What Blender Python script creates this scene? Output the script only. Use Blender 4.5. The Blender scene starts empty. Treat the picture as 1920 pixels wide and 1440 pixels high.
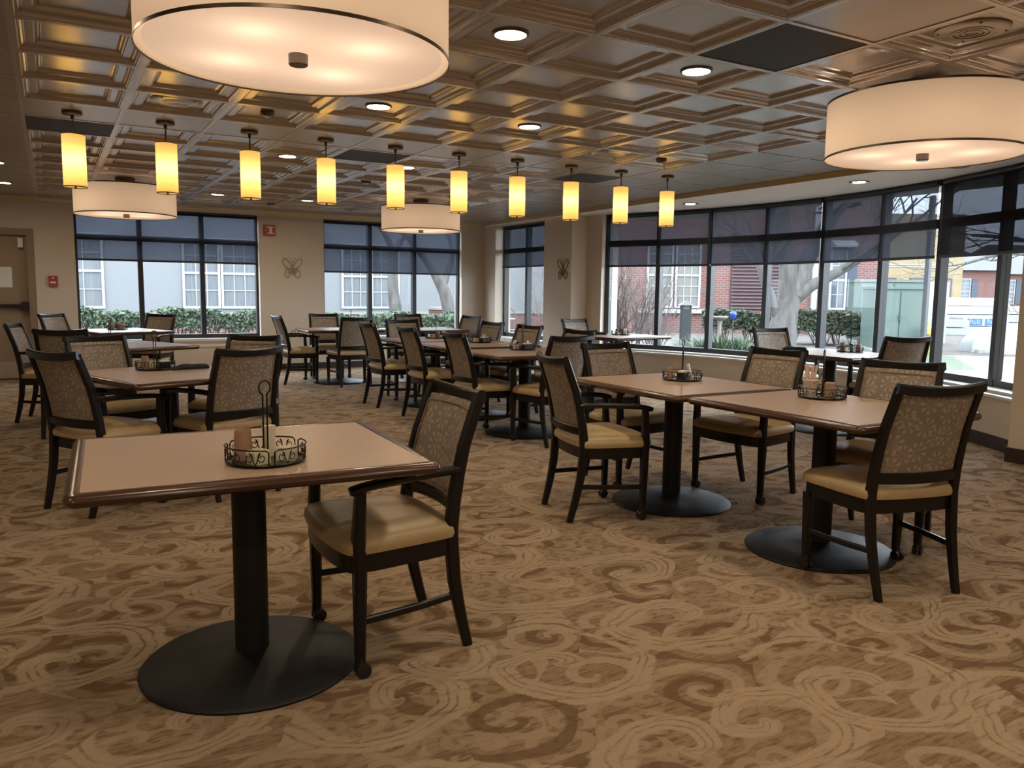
import bpy, math, random
from mathutils import Vector, Matrix
random.seed(7)
S = bpy.context.scene
COL = S.collection
R = math.radians
# ------------------------------------------------------------------ camera
YAW, PITCH, ROLL, FPX = 0.525, 0.115, 0.0121, 1492.8
T = 0.6096                      # ceiling tile pitch
CAM = Vector((-0.5041, -5.6904, 1.30))
CZ = 2.527                      # ceiling grid height
fwd = Vector((math.sin(YAW) * math.cos(PITCH), math.cos(YAW) * math.cos(PITCH), -math.sin(PITCH)))
r0 = Vector((math.cos(YAW), -math.sin(YAW), 0)); u0 = r0.cross(fwd)
rgt = math.cos(ROLL) * r0 + math.sin(ROLL) * u0
upv = -math.sin(ROLL) * r0 + math.cos(ROLL) * u0
cd = bpy.data.cameras.new('camera'); cam = bpy.data.objects.new('camera', cd); COL.objects.link(cam)
cd.sensor_width = 36; cd.lens = FPX / 1920 * 36; cd.clip_start = 0.05; cd.clip_end = 400
M = Matrix((rgt, upv, -fwd)).transposed().to_4x4(); M.translation = CAM; cam.matrix_world = M
S.camera = cam
# ------------------------------------------------------------------ world, exposure
W = bpy.data.worlds.new('overcast'); S.world = W; W.use_nodes = True
bg = W.node_tree.nodes['Background']; bg.inputs[0].default_value = (0.86, 0.93, 1.0, 1); bg.inputs[1].default_value = 12.0
S.view_settings.view_transform = 'Standard'; S.view_settings.look = 'None'
S.view_settings.exposure = 0.0; S.view_settings.gamma = 1.0; S.view_settings.use_curve_mapping = False
S.cycles.use_denoising = True
S.cycles.caustics_reflective = False; S.cycles.caustics_refractive = False
S.cycles.sample_clamp_indirect = 6.0
S.cycles.max_bounces = 10; S.cycles.diffuse_bounces = 5; S.cycles.transparent_max_bounces = 16

# ------------------------------------------------------------------ mesh helpers
class MB:
    def __init__(s): s.v = []; s.f = []
    def add(s, vs, fs):
        b = len(s.v); s.v += [tuple(p) for p in vs]; s.f += [tuple(i + b for i in f) for f in fs]; return s
    def box(s, x0, x1, y0, y1, z0, z1):
        return s.add([(x0,y0,z0),(x1,y0,z0),(x1,y1,z0),(x0,y1,z0),(x0,y0,z1),(x1,y0,z1),(x1,y1,z1),(x0,y1,z1)],
                     [(3,2,1,0),(4,5,6,7),(0,1,5,4),(1,2,6,5),(2,3,7,6),(3,0,4,7)])
    def bar(s, a, b, w, z0, z1):
        """upright box along the plan segment a-b, w wide"""
        a = Vector(a[:2]); b = Vector(b[:2]); d = (b - a).normalized(); n = Vector((-d.y, d.x)) * w / 2
        p = [a + n, a - n, b - n, b + n]
        return s.prism([(q.x, q.y) for q in p], z0, z1)
    def prism(s, poly, z0, z1):
        n = len(poly)
        return s.add([(x, y, z0) for x, y in poly] + [(x, y, z1) for x, y in poly],
                     [tuple(reversed(range(n))), tuple(range(n, 2 * n))] + [(i, (i+1) % n, n + (i+1) % n, n + i) for i in range(n)])
    def rings(s, rings, cap0=True, cap1=True, close=False):
        n = len(rings[0]); fs = []
        m = len(rings)
        for k in range(m if close else m - 1):
            a = k * n; b = ((k + 1) % m) * n
            fs += [(a + i, a + (i+1) % n, b + (i+1) % n, b + i) for i in range(n)]
        if cap0 and not close: fs.append(tuple(reversed(range(n))))
        if cap1 and not close: fs.append(tuple(range((m-1) * n, m * n)))
        return s.add([p for r in rings for p in r], fs)
    def lathe(s, prof, n=24, c=(0, 0, 0), cap0=True, cap1=True):
        return s.rings([[(c[0] + r * math.cos(2*math.pi*i/n), c[1] + r * math.sin(2*math.pi*i/n), c[2] + z) for i in range(n)] for r, z in prof], cap0, cap1)
    def sweep(s, pts, sect, up=(0, 0, 1), scale=None, close=False):
        """sect: list of (side, up) offsets"""
        pts = [Vector(p) for p in pts]; up = Vector(up); rr = []
        m = len(pts)
        for k, p in enumerate(pts):
            if close: d = pts[(k+1) % m] - pts[k-1]
            else: d = pts[min(k+1, m-1)] - pts[max(k-1, 0)]
            d.normalize(); sd = d.cross(up)
            if sd.length < 1e-4: sd = d.cross(Vector((0, 1, 0.01)))
            sd.normalize(); uu = sd.cross(d)
            c = scale[k] if scale else 1
            rr.append([p + sd * a * c + uu * b * c for a, b in sect])
        return s.rings(rr, close=close)
    def tube(s, pts, r, n=6, close=False, up=(0, 0, 1)):
        sc = None
        if isinstance(r, (list, tuple)): sc = r; r = 1
        return s.sweep(pts, [(r*math.cos(2*math.pi*i/n), r*math.sin(2*math.pi*i/n)) for i in range(n)], up, sc, close)
    def build(s, name, mat, parent=None, smooth=True, loc=None, rz=0.0):
        me = bpy.data.meshes.new(name); me.from_pydata(s.v, [], s.f); me.update()
        if mat: me.materials.append(mat)
        if smooth:
            me.polygons.foreach_set('use_smooth', [True] * len(me.polygons)); me.set_sharp_from_angle(angle=R(38))
        o = bpy.data.objects.new(name, me); COL.objects.link(o)
        if parent: o.parent = parent
        if loc: o.location = loc
        if rz: o.rotation_euler.z = rz
        return o
def rsect(w, h, c=0.22):
    a, b = w/2, h/2; k = min(w, h) * c
    return [(a, -b+k), (a, b-k), (a-k, b), (-a+k, b), (-a, b-k), (-a, -b+k), (-a+k, -b), (a-k, -b)]
def empty(name, loc=(0, 0, 0), rz=0.0, parent=None):
    o = bpy.data.objects.new(name, None); COL.objects.link(o); o.location = loc; o.rotation_euler.z = rz; o.empty_display_size = .1
    if parent: o.parent = parent
    return o
def tag(o, label, cat, group=None, kind=None):
    o['label'] = label; o['category'] = cat
    if group: o['group'] = group
    if kind: o['kind'] = kind
    return o
def struct(o, label=None, cat=None):
    o['kind'] = 'structure'
    if label: o['label'] = label
    if cat: o['category'] = cat
    return o
def copy_tree(o, parent=None):
    c = o.copy(); COL.objects.link(c); c.parent = parent
    for ch in list(o.children): copy_tree(ch, c)
    return c
def place(o, x, y, z=0.0, rz=0.0):
    o.location = (x, y, z); o.rotation_euler.z = rz; return o

# ------------------------------------------------------------------ materials
def mat(name, col, rough=0.6, metal=0.0, **k):
    m = bpy.data.materials.new(name); m.use_nodes = True
    b = m.node_tree.nodes['Principled BSDF']
    b.inputs['Base Color'].default_value = (*col, 1); b.inputs['Roughness'].default_value = rough; b.inputs['Metallic'].default_value = metal
    if 'spec' in k: b.inputs['Specular IOR Level'].default_value = k['spec']
    if 'emit' in k:
        b.inputs['Emission Color'].default_value = (*k['emit'], 1); b.inputs['Emission Strength'].default_value = k['es']
    return m
class NT:
    def __init__(s, m): s.t = m.node_tree; s.b = s.t.nodes.get('Principled BSDF')
    def n(s, kind, **k):
        nd = s.t.nodes.new(kind)
        for a, v in k.items():
            if a == 'ins':
                for i, x in v.items():
                    if hasattr(x, 'is_output'): s.t.links.new(x, nd.inputs[i])
                    else: nd.inputs[i].default_value = x
            else: setattr(nd, a, v)
        return nd
    def m(s, op, a, b=0.0, c=0.0):
        return s.n('ShaderNodeMath', operation=op, ins={0: a, 1: b, 2: c}).outputs[0]
    def step(s, x, lo, hi):
        return s.n('ShaderNodeMapRange', interpolation_type='SMOOTHSTEP', ins={0: x, 1: lo, 2: hi}).outputs[0]
    def mix(s, f, a, b):
        nd = s.n('ShaderNodeMix', data_type='RGBA')
        for i, x in ((0, f), (6, a), (7, b)):
            if hasattr(x, 'is_output'): s.t.links.new(x, nd.inputs[i])
            else: nd.inputs[i].default_value = x if i == 0 else (*x, 1)
        return nd.outputs[2]
    def noise(s, vec, scale, detail=4.0, rough=0.55):
        nd = s.n('ShaderNodeTexNoise', ins={'Scale': scale, 'Detail': detail, 'Roughness': rough})
        if vec: s.t.links.new(vec, nd.inputs['Vector'])
        return nd
    def mapping(s, vec, scale=(1, 1, 1), rot=(0, 0, 0)):
        nd = s.n('ShaderNodeMapping', ins={'Scale': scale, 'Rotation': rot}); s.t.links.new(vec, nd.inputs[0]); return nd.outputs[0]
    def coord(s, k='Object'): return s.n('ShaderNodeTexCoord').outputs[k]
    def color(s, c): s.t.links.new(c, s.b.inputs['Base Color'])
    def bump(s, h, strength=0.3, dist=0.01):
        nd = s.n('ShaderNodeBump', ins={'Strength': strength, 'Distance': dist, 'Height': h}); s.t.links.new(nd.outputs[0], s.b.inputs['Normal'])
def noisy(name, c1, c2, scale, rough=0.7, stretch=(1, 1, 1), bump=0.0, lo=0.35, hi=0.65, detail=5.0):
    m = mat(name, c1, rough); q = NT(m); v = q.mapping(q.coord(), stretch)
    n = q.noise(v, scale, detail); q.color(q.mix(q.step(n.outputs[0], lo, hi), c1, c2))
    if bump: q.bump(n.outputs[0], bump)
    return m

def carpet_mat():
    m = mat('carpet', (.3, .23, .17), 0.95, spec=0.15); q = NT(m)
    co = q.coord()
    def swirl(scale, freq, seed, warp):
        v0 = q.n('ShaderNodeVectorMath', operation='ADD', ins={0: co, 1: (seed, seed * 1.7, 0)}).outputs[0]
        nz = q.noise(v0, 1.6, 3)
        off = q.n('ShaderNodeVectorMath', operation='SUBTRACT', ins={0: nz.outputs['Color'], 1: (.5, .5, .5)}).outputs[0]
        off = q.n('ShaderNodeVectorMath', operation='SCALE', ins={0: off, 3: warp}).outputs[0]
        v = q.n('ShaderNodeVectorMath', operation='ADD', ins={0: v0, 1: off}).outputs[0]
        v = q.mapping(v, (1.0, 1.25, 0), (0, 0, .6))
        vo = q.n('ShaderNodeTexVoronoi', voronoi_dimensions='2D', ins={'Scale': scale, 'Randomness': .85}); q.t.links.new(v, vo.inputs['Vector'])
        sc = q.n('ShaderNodeVectorMath', operation='SCALE', ins={0: v, 3: 1.0}).outputs[0]
        d = q.n('ShaderNodeVectorMath', operation='SUBTRACT', ins={0: sc, 1: vo.outputs['Position']}).outputs[0]
        xyz = q.n('ShaderNodeSeparateXYZ', ins={0: d})
        ang = q.m('ARCTAN2', xyz.outputs[1], xyz.outputs[0])
        h = q.n('ShaderNodeSeparateColor', ins={0: vo.outputs['Color']})
        dd = q.m('POWER', vo.outputs['Distance'], 0.75)
        ph = q.m('MULTIPLY_ADD', dd, freq, q.m('MULTIPLY', h.outputs[0], 6.28))
        sgn = q.m('SUBTRACT', q.m('MULTIPLY', q.m('GREATER_THAN', h.outputs[1], .5), 2.0), 1.0)
        s = q.m('SINE', q.m('ADD', ph, q.m('MULTIPLY', ang, sgn)))
        return s, vo, h
    s1, v1, h1 = swirl(1.55, 13.0, 0.0, .30)
    s2, v2, h2 = swirl(2.9, 12.0, 5.3, .20)
    s3, v3, h3 = swirl(7.5, 11.0, 2.1, .10)
    erode = q.noise(co, 55, 3, .7)
    streak = q.noise(q.mapping(co, (2.2, 22.0, 1), (0, 0, .45)), 3.0, 5, .7)
    st = q.step(streak.outputs[0], .46, .58)
    zone = q.step(q.noise(co, 1.1, 3).outputs[0], .44, .56)
    bg_ = q.mix(st, (.262, .18, .112), (.175, .106, .058))
    curl = q.m('MULTIPLY', q.step(q.m('ADD', s3, q.m('MULTIPLY', erode.outputs[0], .8)), .25, .65), q.m('MULTIPLY_ADD', zone, .7, .2))
    c = q.mix(curl, bg_, (.322, .234, .155))
    dk = q.m('MULTIPLY', q.step(s2, -.45, -.8), q.step(h2.outputs[2], .45, .55))
    c = q.mix(q.m('MULTIPLY', dk, .75), c, (.125, .068, .033))
    # pale paisley outlines: wide arcs with a thinner inner echo
    e1 = q.m('MULTIPLY', q.m('SUBTRACT', erode.outputs[0], .5), .55)
    a1 = q.step(q.m('ADD', s1, e1), .30, .52)
    a2 = q.m('MULTIPLY', q.step(q.m('ADD', s2, e1), .52, .72), .85)
    gap = q.m('MULTIPLY', q.step(q.m('ABSOLUTE', q.m('SUBTRACT', s1, .93)), .05, .02), .8)
    arcs = q.m('MAXIMUM', q.m('SUBTRACT', a1, gap), q.m('MULTIPLY', a2, q.m('MULTIPLY_ADD', zone, -.6, 1.0)))
    worn = q.step(q.noise(q.mapping(co, (3, 14, 1), (0, 0, .45)), 2.2, 4, .7).outputs[0], .66, .52)
    c = q.mix(q.m('MULTIPLY', q.m('MAXIMUM', arcs, 0.0), q.m('MULTIPLY_ADD', worn, .7, .25)), c, (.385, .288, .20))
    tuft = q.noise(co, 240, 2, .7)
    c = q.mix(q.m('MULTIPLY', q.step(tuft.outputs[0], .4, .7), .30), c, (.17, .12, .08))
    q.color(c); q.bump(tuft.outputs[0], .5, .006)
    return m

def fabric_mat():
    """taupe jacquard with pale daisy sprays, on the chair back's own x-z plane"""
    m = mat('chair_fabric', (.2, .15, .11), .62, spec=.35); q = NT(m)
    xyz = q.n('ShaderNodeSeparateXYZ', ins={0: q.coord()})
    def flowers(P, Q, ox, oz):
        X = q.m('ADD', q.m('DIVIDE', xyz.outputs[0], P), ox + 40)
        colm = q.m('FLOOR', X)
        Z = q.m('ADD', q.m('ADD', q.m('DIVIDE', xyz.outputs[2], Q), oz + 40), q.m('MULTIPLY', colm, .43))
        row = q.m('FLOOR', Z)
        wn = q.n('ShaderNodeTexWhiteNoise', noise_dimensions='2D')
        cv = q.n('ShaderNodeCombineXYZ', ins={0: colm, 1: row}); q.t.links.new(cv.outputs[0], wn.inputs[0])
        j = q.n('ShaderNodeSeparateColor', ins={0: wn.outputs['Color']})
        fx = q.m('SUBTRACT', q.m('SUBTRACT', X, colm), q.m('MULTIPLY_ADD', j.outputs[0], .24, .38))
        fz = q.m('SUBTRACT', q.m('SUBTRACT', Z, row), q.m('MULTIPLY_ADD', j.outputs[1], .24, .38))
        fx = q.m('MULTIPLY', fx, P); fz = q.m('MULTIPLY', fz, Q)
        r = q.m('SQRT', q.m('ADD', q.m('MULTIPLY', fx, fx), q.m('MULTIPLY', fz, fz)))
        a = q.m('ARCTAN2', fz, fx)
        cs = q.m('COSINE', q.m('MULTIPLY_ADD', a, 8.0, q.m('MULTIPLY', j.outputs[2], 6.28)))
        dots = q.m('MULTIPLY', q.step(q.m('ABSOLUTE', q.m('SUBTRACT', r, .037)), .0095, .006), q.step(cs, -.05, .35))
        stems = q.m('MULTIPLY', q.step(q.m('ABSOLUTE', q.m('SUBTRACT', r, .019)), .011, .008), q.step(cs, .45, .8))
        return q.m('MAXIMUM', dots, q.m('MULTIPLY', stems, .7))
    f = q.m('MAXIMUM', flowers(.105, .112, 0, 0), q.m('MULTIPLY', flowers(.142, .15, .37, .61), .8))
    weave = q.noise(q.coord(), 420, 2)
    c = q.mix(f, (.26, .212, .178), (.42, .358, .29))
    c = q.mix(q.m('MULTIPLY', weave.outputs[0], .35), c, (.12, .085, .06)); q.color(c)
    q.bump(f, .15, .002)
    return m
def brick_mat(name, c1, c2, mortar, sc=1.0):
    m = mat(name, c1, .85); q = NT(m)
    sp = q.n('ShaderNodeSeparateXYZ', ins={0: q.coord()})
    cb = q.n('ShaderNodeCombineXYZ', ins={0: q.m('ADD', sp.outputs[0], sp.outputs[1]), 1: sp.outputs[2]})
    b = q.n('ShaderNodeTexBrick', ins={'Color1': (*c1, 1), 'Color2': (*c2, 1), 'Mortar': (*mortar, 1), 'Scale': 1.0, 'Mortar Size': .009 * sc, 'Brick Width': .215 * sc, 'Row Height': .075 * sc})
    q.t.links.new(cb.outputs[0], b.inputs['Vector']); q.color(b.outputs[0]); return m
def glass_mat():
    m = bpy.data.materials.new('window_glass'); m.use_nodes = True; t = m.node_tree; t.nodes.remove(t.nodes['Principled BSDF'])
    q = NT(m); out = t.nodes['Material Output']
    tr = q.n('ShaderNodeBsdfTransparent', ins={0: (.94, .97, .98, 1)}); gl = q.n('ShaderNodeBsdfGlossy', ins={0: (1, 1, 1, 1), 'Roughness': .02})
    fr = q.n('ShaderNodeFresnel', ins={0: 1.45}); mx = q.n('ShaderNodeMixShader')
    t.links.new(q.m('MULTIPLY', fr.outputs[0], .07), mx.inputs[0]); t.links.new(tr.outputs[0], mx.inputs[1]); t.links.new(gl.outputs[0], mx.inputs[2]); t.links.new(mx.outputs[0], out.inputs[0])
    return m
def screen_mat(name='shade_screen', k=1.0):
    m = bpy.data.materials.new(name); m.use_nodes = True; t = m.node_tree; t.nodes.remove(t.nodes['Principled BSDF'])
    q = NT(m); out = t.nodes['Material Output']
    tr = q.n('ShaderNodeBsdfTransparent', ins={0: (.165 * k, .175 * k, .205 * k, 1)}); d1 = q.n('ShaderNodeBsdfDiffuse', ins={0: (.035, .034, .036, 1)}); d2 = q.n('ShaderNodeBsdfTranslucent', ins={0: (.026 * k, .029 * k, .038 * k, 1)})
    df = q.n('ShaderNodeAddShader'); t.links.new(d1.outputs[0], df.inputs[0]); t.links.new(d2.outputs[0], df.inputs[1])
    mx = q.n('ShaderNodeMixShader', ins={0: .45}); t.links.new(tr.outputs[0], mx.inputs[1]); t.links.new(df.outputs[0], mx.inputs[2]); t.links.new(mx.outputs[0], out.inputs[0])
    return m
def lampshade_mat(name, col, emit, es, trans=.5):
    """translucent lampshade cloth; its own glow plus the light of the bulbs behind it"""
    m = bpy.data.materials.new(name); m.use_nodes = True; t = m.node_tree; t.nodes.remove(t.nodes['Principled BSDF'])
    q = NT(m); out = t.nodes['Material Output']
    df = q.n('ShaderNodeBsdfDiffuse', ins={0: (*col, 1)}); tl = q.n('ShaderNodeBsdfTranslucent', ins={0: (*col, 1)})
    mx = q.n('ShaderNodeMixShader', ins={0: trans}); t.links.new(df.outputs[0], mx.inputs[1]); t.links.new(tl.outputs[0], mx.inputs[2])
    em = q.n('ShaderNodeEmission', ins={0: (*emit, 1), 1: es}); ad = q.n('ShaderNodeAddShader')
    t.links.new(mx.outputs[0], ad.inputs[0]); t.links.new(em.outputs[0], ad.inputs[1]); t.links.new(ad.outputs[0], out.inputs[0])
    return m
def tile_mat(name, col, rough):
    m = mat(name, col, rough, .7); q = NT(m); n = q.noise(q.coord(), 60, 3)
    q.color(q.mix(n.outputs[0], tuple(c * .9 for c in col), tuple(c * 1.1 for c in col)))
    return m
def wood_mat(name, c1, c2, rough):
    m = mat(name, c1, rough); q = NT(m); n = q.noise(q.mapping(q.coord(), (1.5, 18, 18)), 3, 4)
    q.color(q.mix(n.outputs[0], c1, c2)); return m

K = dict(
    carpet=carpet_mat(), fabric=fabric_mat(), glass=glass_mat(), screen=screen_mat(),
    espresso=mat('espresso_wood', (.0075, .0062, .0065), .32, spec=.35), seat=noisy('seat_vinyl', (.46, .34, .19), (.42, .30, .165), 9, .42),
    piping=mat('piping', (.22, .16, .11), .5), chrome=mat('caster_metal', (.06, .06, .065), .22, .8), rubber=mat('caster_wheel', (.012, .012, .013), .35),
    laminate=noisy('table_laminate', (.40, .29, .215), (.37, .265, .195), 40, .36), edgewood=wood_mat('table_edge', (.075, .036, .022), (.05, .023, .015), .22),
    castiron=noisy('table_base', (.008, .008, .010), (.012, .012, .014), 300, .5, bump=.1),
    wall=noisy('wall_paint', (.62, .54, .45), (.64, .555, .465), 30, .8, bump=.02), trimwhite=mat('white_trim', (.72, .71, .68), .5),
    soffit=mat('soffit_white', (.84, .84, .85), .7), tan=mat('crown_tan', (.52, .41, .25), .6), baseboard=mat('baseboard', (.03, .018, .018), .45),
    tile=tile_mat('pewter_tile', (.49, .445, .42), .27), tileflat=tile_mat('pewter_flat', (.44, .40, .37), .33), tbar=mat('grid_bar', (.56, .50, .46), .3, .8),
    tiledark=mat('dark_tile', (.022, .02, .019), .6), backing=mat('plenum', (.03, .028, .027), .9),
    frame=mat('window_frame', (.018, .02, .026), .4), grille=mat('sill_grille', (.09, .075, .065), .5),
    door=mat('door_paint', (.30, .22, .15), .5), doorframe=mat('door_frame', (.25, .18, .12), .5), bronze=mat('bronze', (.10, .075, .055), .35, .8),
    pend=lampshade_mat('pendant_shade', (.9, .78, .5), (1.0, .58, .13), .40, .7), drum=lampshade_mat('drum_cloth', (.78, .66, .53), (1.0, .70, .47), .19, .35),
    diffuser=lampshade_mat('drum_diffuser', (.80, .70, .62), (1.0, .78, .62), .26, .55),
    bulb=mat('bulb', (1, 1, 1), .5, emit=(1.0, .68, .32), es=26), lens=mat('downlight_lens', (.8, .8, .8), .5, emit=(1.0, .80, .55), es=170),
    lens2=mat('soffit_lens', (.5, .5, .5), .2, emit=(1.0, .92, .82), es=260),
    whitepl=mat('white_plastic', (.72, .70, .66), .45), red=mat('red_plastic', (.38, .05, .045), .45), wirebrown=mat('wire_copper', (.16, .07, .05), .4, .4), wirepale=mat('wire_pale', (.30, .25, .21), .5),
    wireblk=mat('caddy_wire', (.010, .008, .008), .35, .3), cupbrown=mat('tumbler_brown', (.36, .21, .15), .35), cream=mat('cream_card', (.72, .66, .54), .6), paper=mat('paper', (.78, .77, .74), .7),
    blackcloth=noisy('black_napkin', (.012, .011, .014), (.02, .018, .022), 200, .85), blackpl=mat('black_plastic', (.012, .012, .014), .35), orange=mat('orange_stick', (.62, .24, .09), .5),
    straw=mat('straw_pink', (.72, .50, .44), .5), boxwood=mat('kraft_box', (.42, .27, .18), .6), packet=noisy('sweetener', (.55, .52, .30), (.70, .66, .55), 35, .6), glassy=mat('shaker', (.55, .52, .5), .2),
)
def floral_cup():
    m = mat('floral_cup', (.72, .64, .56), .5); q = NT(m); v = q.n('ShaderNodeTexVoronoi', ins={'Scale': 75.0}); q.t.links.new(q.coord(), v.inputs['Vector'])
    q.color(q.mix(q.step(v.outputs['Distance'], .30, .22), (.74, .66, .58), (.34, .13, .12))); return m
K['castiron'].node_tree.nodes['Principled BSDF'].inputs['Specular IOR Level'].default_value = .3
K['floral'] = floral_cup(); K['screen2'] = screen_mat('shade_screen_dense', .16)

# ------------------------------------------------------------------ floor, walls
XL, XR, YF, YB = -3.4, 6.43, -8.6, 7.35
BC, BR = Vector((1.32, 1.12)), 6.35          # centre and radius of the curved bay's glazing
def bay(a, r=BR): return (BC.x + r * math.cos(R(a)), BC.y + r * math.sin(R(a)))
fl = MB().prism([(XL - .2, YF - .2), (XR + 1.9, YF - .2), (XR + 1.9, YB + .2), (XL - .2, YB + .2)], -.12, 0.0).build('floor', K['carpet'], smooth=False); struct(fl, 'tan and brown swirl patterned carpet', 'floor')
# back wall with door and two window openings
D0, D1, DZ = -1.68, -.72, 2.03
W1, W2 = (-.16, 2.40), (3.44, 5.97); WS, WH = .53, 2.45
def wall_seg(mb, x0, x1, z0, z1): mb.box(x0, x1, YB, YB + .28, z0, z1)
mb = MB(); wall_seg(mb, XL - .2, D0, 0, 2.9); wall_seg(mb, D0, D1, DZ, 2.9); wall_seg(mb, D1, W1[0], 0, 2.9)
for a, b in (W1, W2): wall_seg(mb, a, b, 0, WS - .04); wall_seg(mb, a, b, WH, 2.9)
wall_seg(mb, W1[1], W2[0], 0, 2.9); wall_seg(mb, W2[1], XR + .4, 0, 2.9)
struct(mb.build('wall_back', K['wall'], smooth=False), 'beige painted back wall with two window openings', 'wall')
# right wall with the narrow window, return and pier
N0, N1 = 5.30, 6.93
mb = MB(); mb.box(XR, XR + .32, N1, YB, 0, 2.9); mb.box(XR, XR + .32, N0, N1, 0, WS - .05); mb.box(XR, XR + .32, N0, N1, WH, 2.9); mb.box(XR, XR + .32, 4.51, N0, 0, 2.9)
p0 = bay(28.9, BR - .16)
mb.prism([(6.70, 4.55), (6.72, 4.45), (p0[0] - .02, p0[1] + .02), (7.25, 4.42), (7.25, 4.75), (6.7, 4.75)], 0, 2.9)
struct(mb.build('wall_right', K['wall'], smooth=False), 'beige right wall beyond the curved bay, with a narrow window', 'wall')
mb = MB(); e0 = bay(-29.4, 6.02); e1 = bay(-33, 6.5)
mb.prism([(6.08, -2.25), (6.08, YF - .2), (8.2, YF - .2), (8.2, -2.9), (7.2, -2.5), (6.70, -2.06), (6.62, -2.0)], 0, 2.9)
struct(mb.build('wall_pier', K['wall'], smooth=False), 'beige pier ending the curved bay at the right edge', 'wall')
struct(MB().box(XL - .3, XL, YF - .2, YB + .28, 0, 2.9).build('wall_left', K['wall'], smooth=False), 'beige left wall', 'wall')
struct(MB().box(XL - .3, 8.2, YF - .3, YF, 0, 2.9).build('wall_front', K['wall'], smooth=False), 'beige wall behind the viewer', 'wall')
# curved sill wall of the bay
ANG = [28.72, 21.2, 13.66, 5.6, -2.22, -10.0, -17.49, -25.0, -32.6]
fine = [28.9 - k * (28.9 + 33.2) / 40 for k in range(41)]
mb = MB(); mb.rings([[(*bay(a, 6.02), 0), (*bay(a, 6.55), 0), (*bay(a, 6.55), .455), (*bay(a, 6.02), .455)] for a in fine])
struct(mb.build('wall_bay', K['wall'], smooth=False), 'low curved beige wall under the bay windows', 'wall')
def arc_strip(name, r0_, r1_, z0, z1, m, label):
    o = MB().rings([[(*bay(a, r0_), z0), (*bay(a, r1_), z0), (*bay(a, r1_), z1), (*bay(a, r0_), z1)] for a in fine]).build(name, m, smooth=False); return struct(o, label, 'trim')
arc_strip('trim_1', 6.005, 6.055, .44, .462, K['trimwhite'], 'thin white trim along the inner edge of the curved sill')
arc_strip('trim_2', 6.056, 6.13, .445, .458, K['grille'], 'brown heating grille strip along the curved sill')
arc_strip('trim_3', 6.13, 6.42, .452, .482, K['trimwhite'], 'white curved window sill board')
arc_strip('baseboard_bay', 5.998, 6.02, 0, .115, K['baseboard'], 'dark baseboard along the curved wall')
struct(MB().box(D1 + .08, XR, YB - .016, YB, 0, .10).build('baseboard_back', K['baseboard'], smooth=False), 'dark baseboard along the back wall', 'baseboard')
struct(MB().box(XR - .016, XR, 4.5, YB, 0, .10).build('baseboard_right', K['baseboard'], smooth=False), 'dark baseboard beside the narrow window', 'baseboard')
struct(MB().prism([(6.06, -2.24), (6.06, YF), (6.08, YF), (6.08, -2.262), (6.62, -2.02), (6.615, -1.995), (6.08, -2.235)], 0, .115).build('baseboard_pier', K['baseboard'], smooth=False), 'dark baseboard around the pier', 'baseboard')
# window sills of the straight walls
for k, (a, b) in enumerate((W1, W2)):
    struct(MB().box(a - .03, b + .03, YB - .03, YB + .2, WS - .04, WS).build('trim_%d' % (4 + k), K['trimwhite'], smooth=False), ('white sill of the back window nearest the door', 'white sill of the back window near the corner')[k], 'trim')
    struct(MB().box(a - .03, b + .03, YB - .022, YB, WS - .125, WS - .095).build('trim_%d' % (6 + k), K['trimwhite'], smooth=False), ('thin white strip below the sill nearest the door', 'thin white strip below the sill near the corner')[k], 'trim')
struct(MB().box(XR - .02, XR + .3, N0, N1, WS - .05, WS - .02).build('trim_8', K['trimwhite'], smooth=False), 'white sill of the narrow window', 'trim')
# soffit over the bay and crowns
mb = MB().prism([(6.36, -8.6), (8.3, -8.6), (8.3, 4.6), (XR + .02, 4.6), (XR + .02, YB), (6.36, YB)], 2.476, 2.62)
struct(mb.build('ceiling_soffit', K['soffit'], smooth=False), 'lower white soffit over the curved windows', 'ceiling')
struct(MB().box(6.345, 6.36, YF, YB - .06, 2.476, CZ + .03).build('trim_9', K['tan'], smooth=False), 'tan face of the white soffit', 'trim')
mb = MB().sweep([(XL, YB - .0, 0), (XR, YB - .0, 0)], [(-.0, 2.452), (.022, 2.455), (.03, 2.475), (.07, 2.50), (.085, CZ), (0, CZ)])
struct(mb.build('trim_10', K['tan'], smooth=False), 'tan crown moulding along the back wall', 'trim')

# ------------------------------------------------------------------ ceiling
ceil = MB().box(XL - .3, 8.4, YF - .3, YB + .4, CZ + .09, CZ + .25).build('ceiling', K['backing'], smooth=False); struct(ceil, 'dark coffered metal ceiling', 'ceiling')
def ring_tile(prof, m, name='ceiling_tile'):
    h = T / 2
    mb = MB(); rr = []
    for d, z in prof: a = h - d; rr.append([(-a, -a, z), (-a, a, z), (a, a, z), (a, -a, z)])
    mb.rings(rr, cap0=False, cap1=True); return mb
coffer = ring_tile([(.010, .001), (.026, .001), (.031, .006), (.036, .006), (.042, .017), (.050, .020), (.055, .016), (.060, .021), (.098, .021), (.103, .025), (.109, .024), (.115, .037), (.122, .040), (.127, .034), (.134, .038)], None)
flat = ring_tile([(.010, .004), (.02, .004)], None)
def mesh_of(mb, m, name):
    o = mb.build(name, m, smooth=False); me = o.data; bpy.data.objects.remove(o); return me
ME_C = mesh_of(coffer, K['tile'], 'coffer_tile'); ME_F = mesh_of(flat, K['tileflat'], 'flat_tile'); ME_D = mesh_of(flat, K['tiledark'], 'dark_tile')
DARK = {(4, -5), (-1, 2), (3, 2), (7, 2)}
FLAT = {(4, -6), (6, -5), (0, -5), (0, 7), (6, 7)}
def kind(i, j):
    if (i, j) in DARK: return ME_D
    if i <= -2 or i >= 8 or j == 1 or (i, j) in FLAT or j >= 11: return ME_F
    return ME_C
far = MB()
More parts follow.
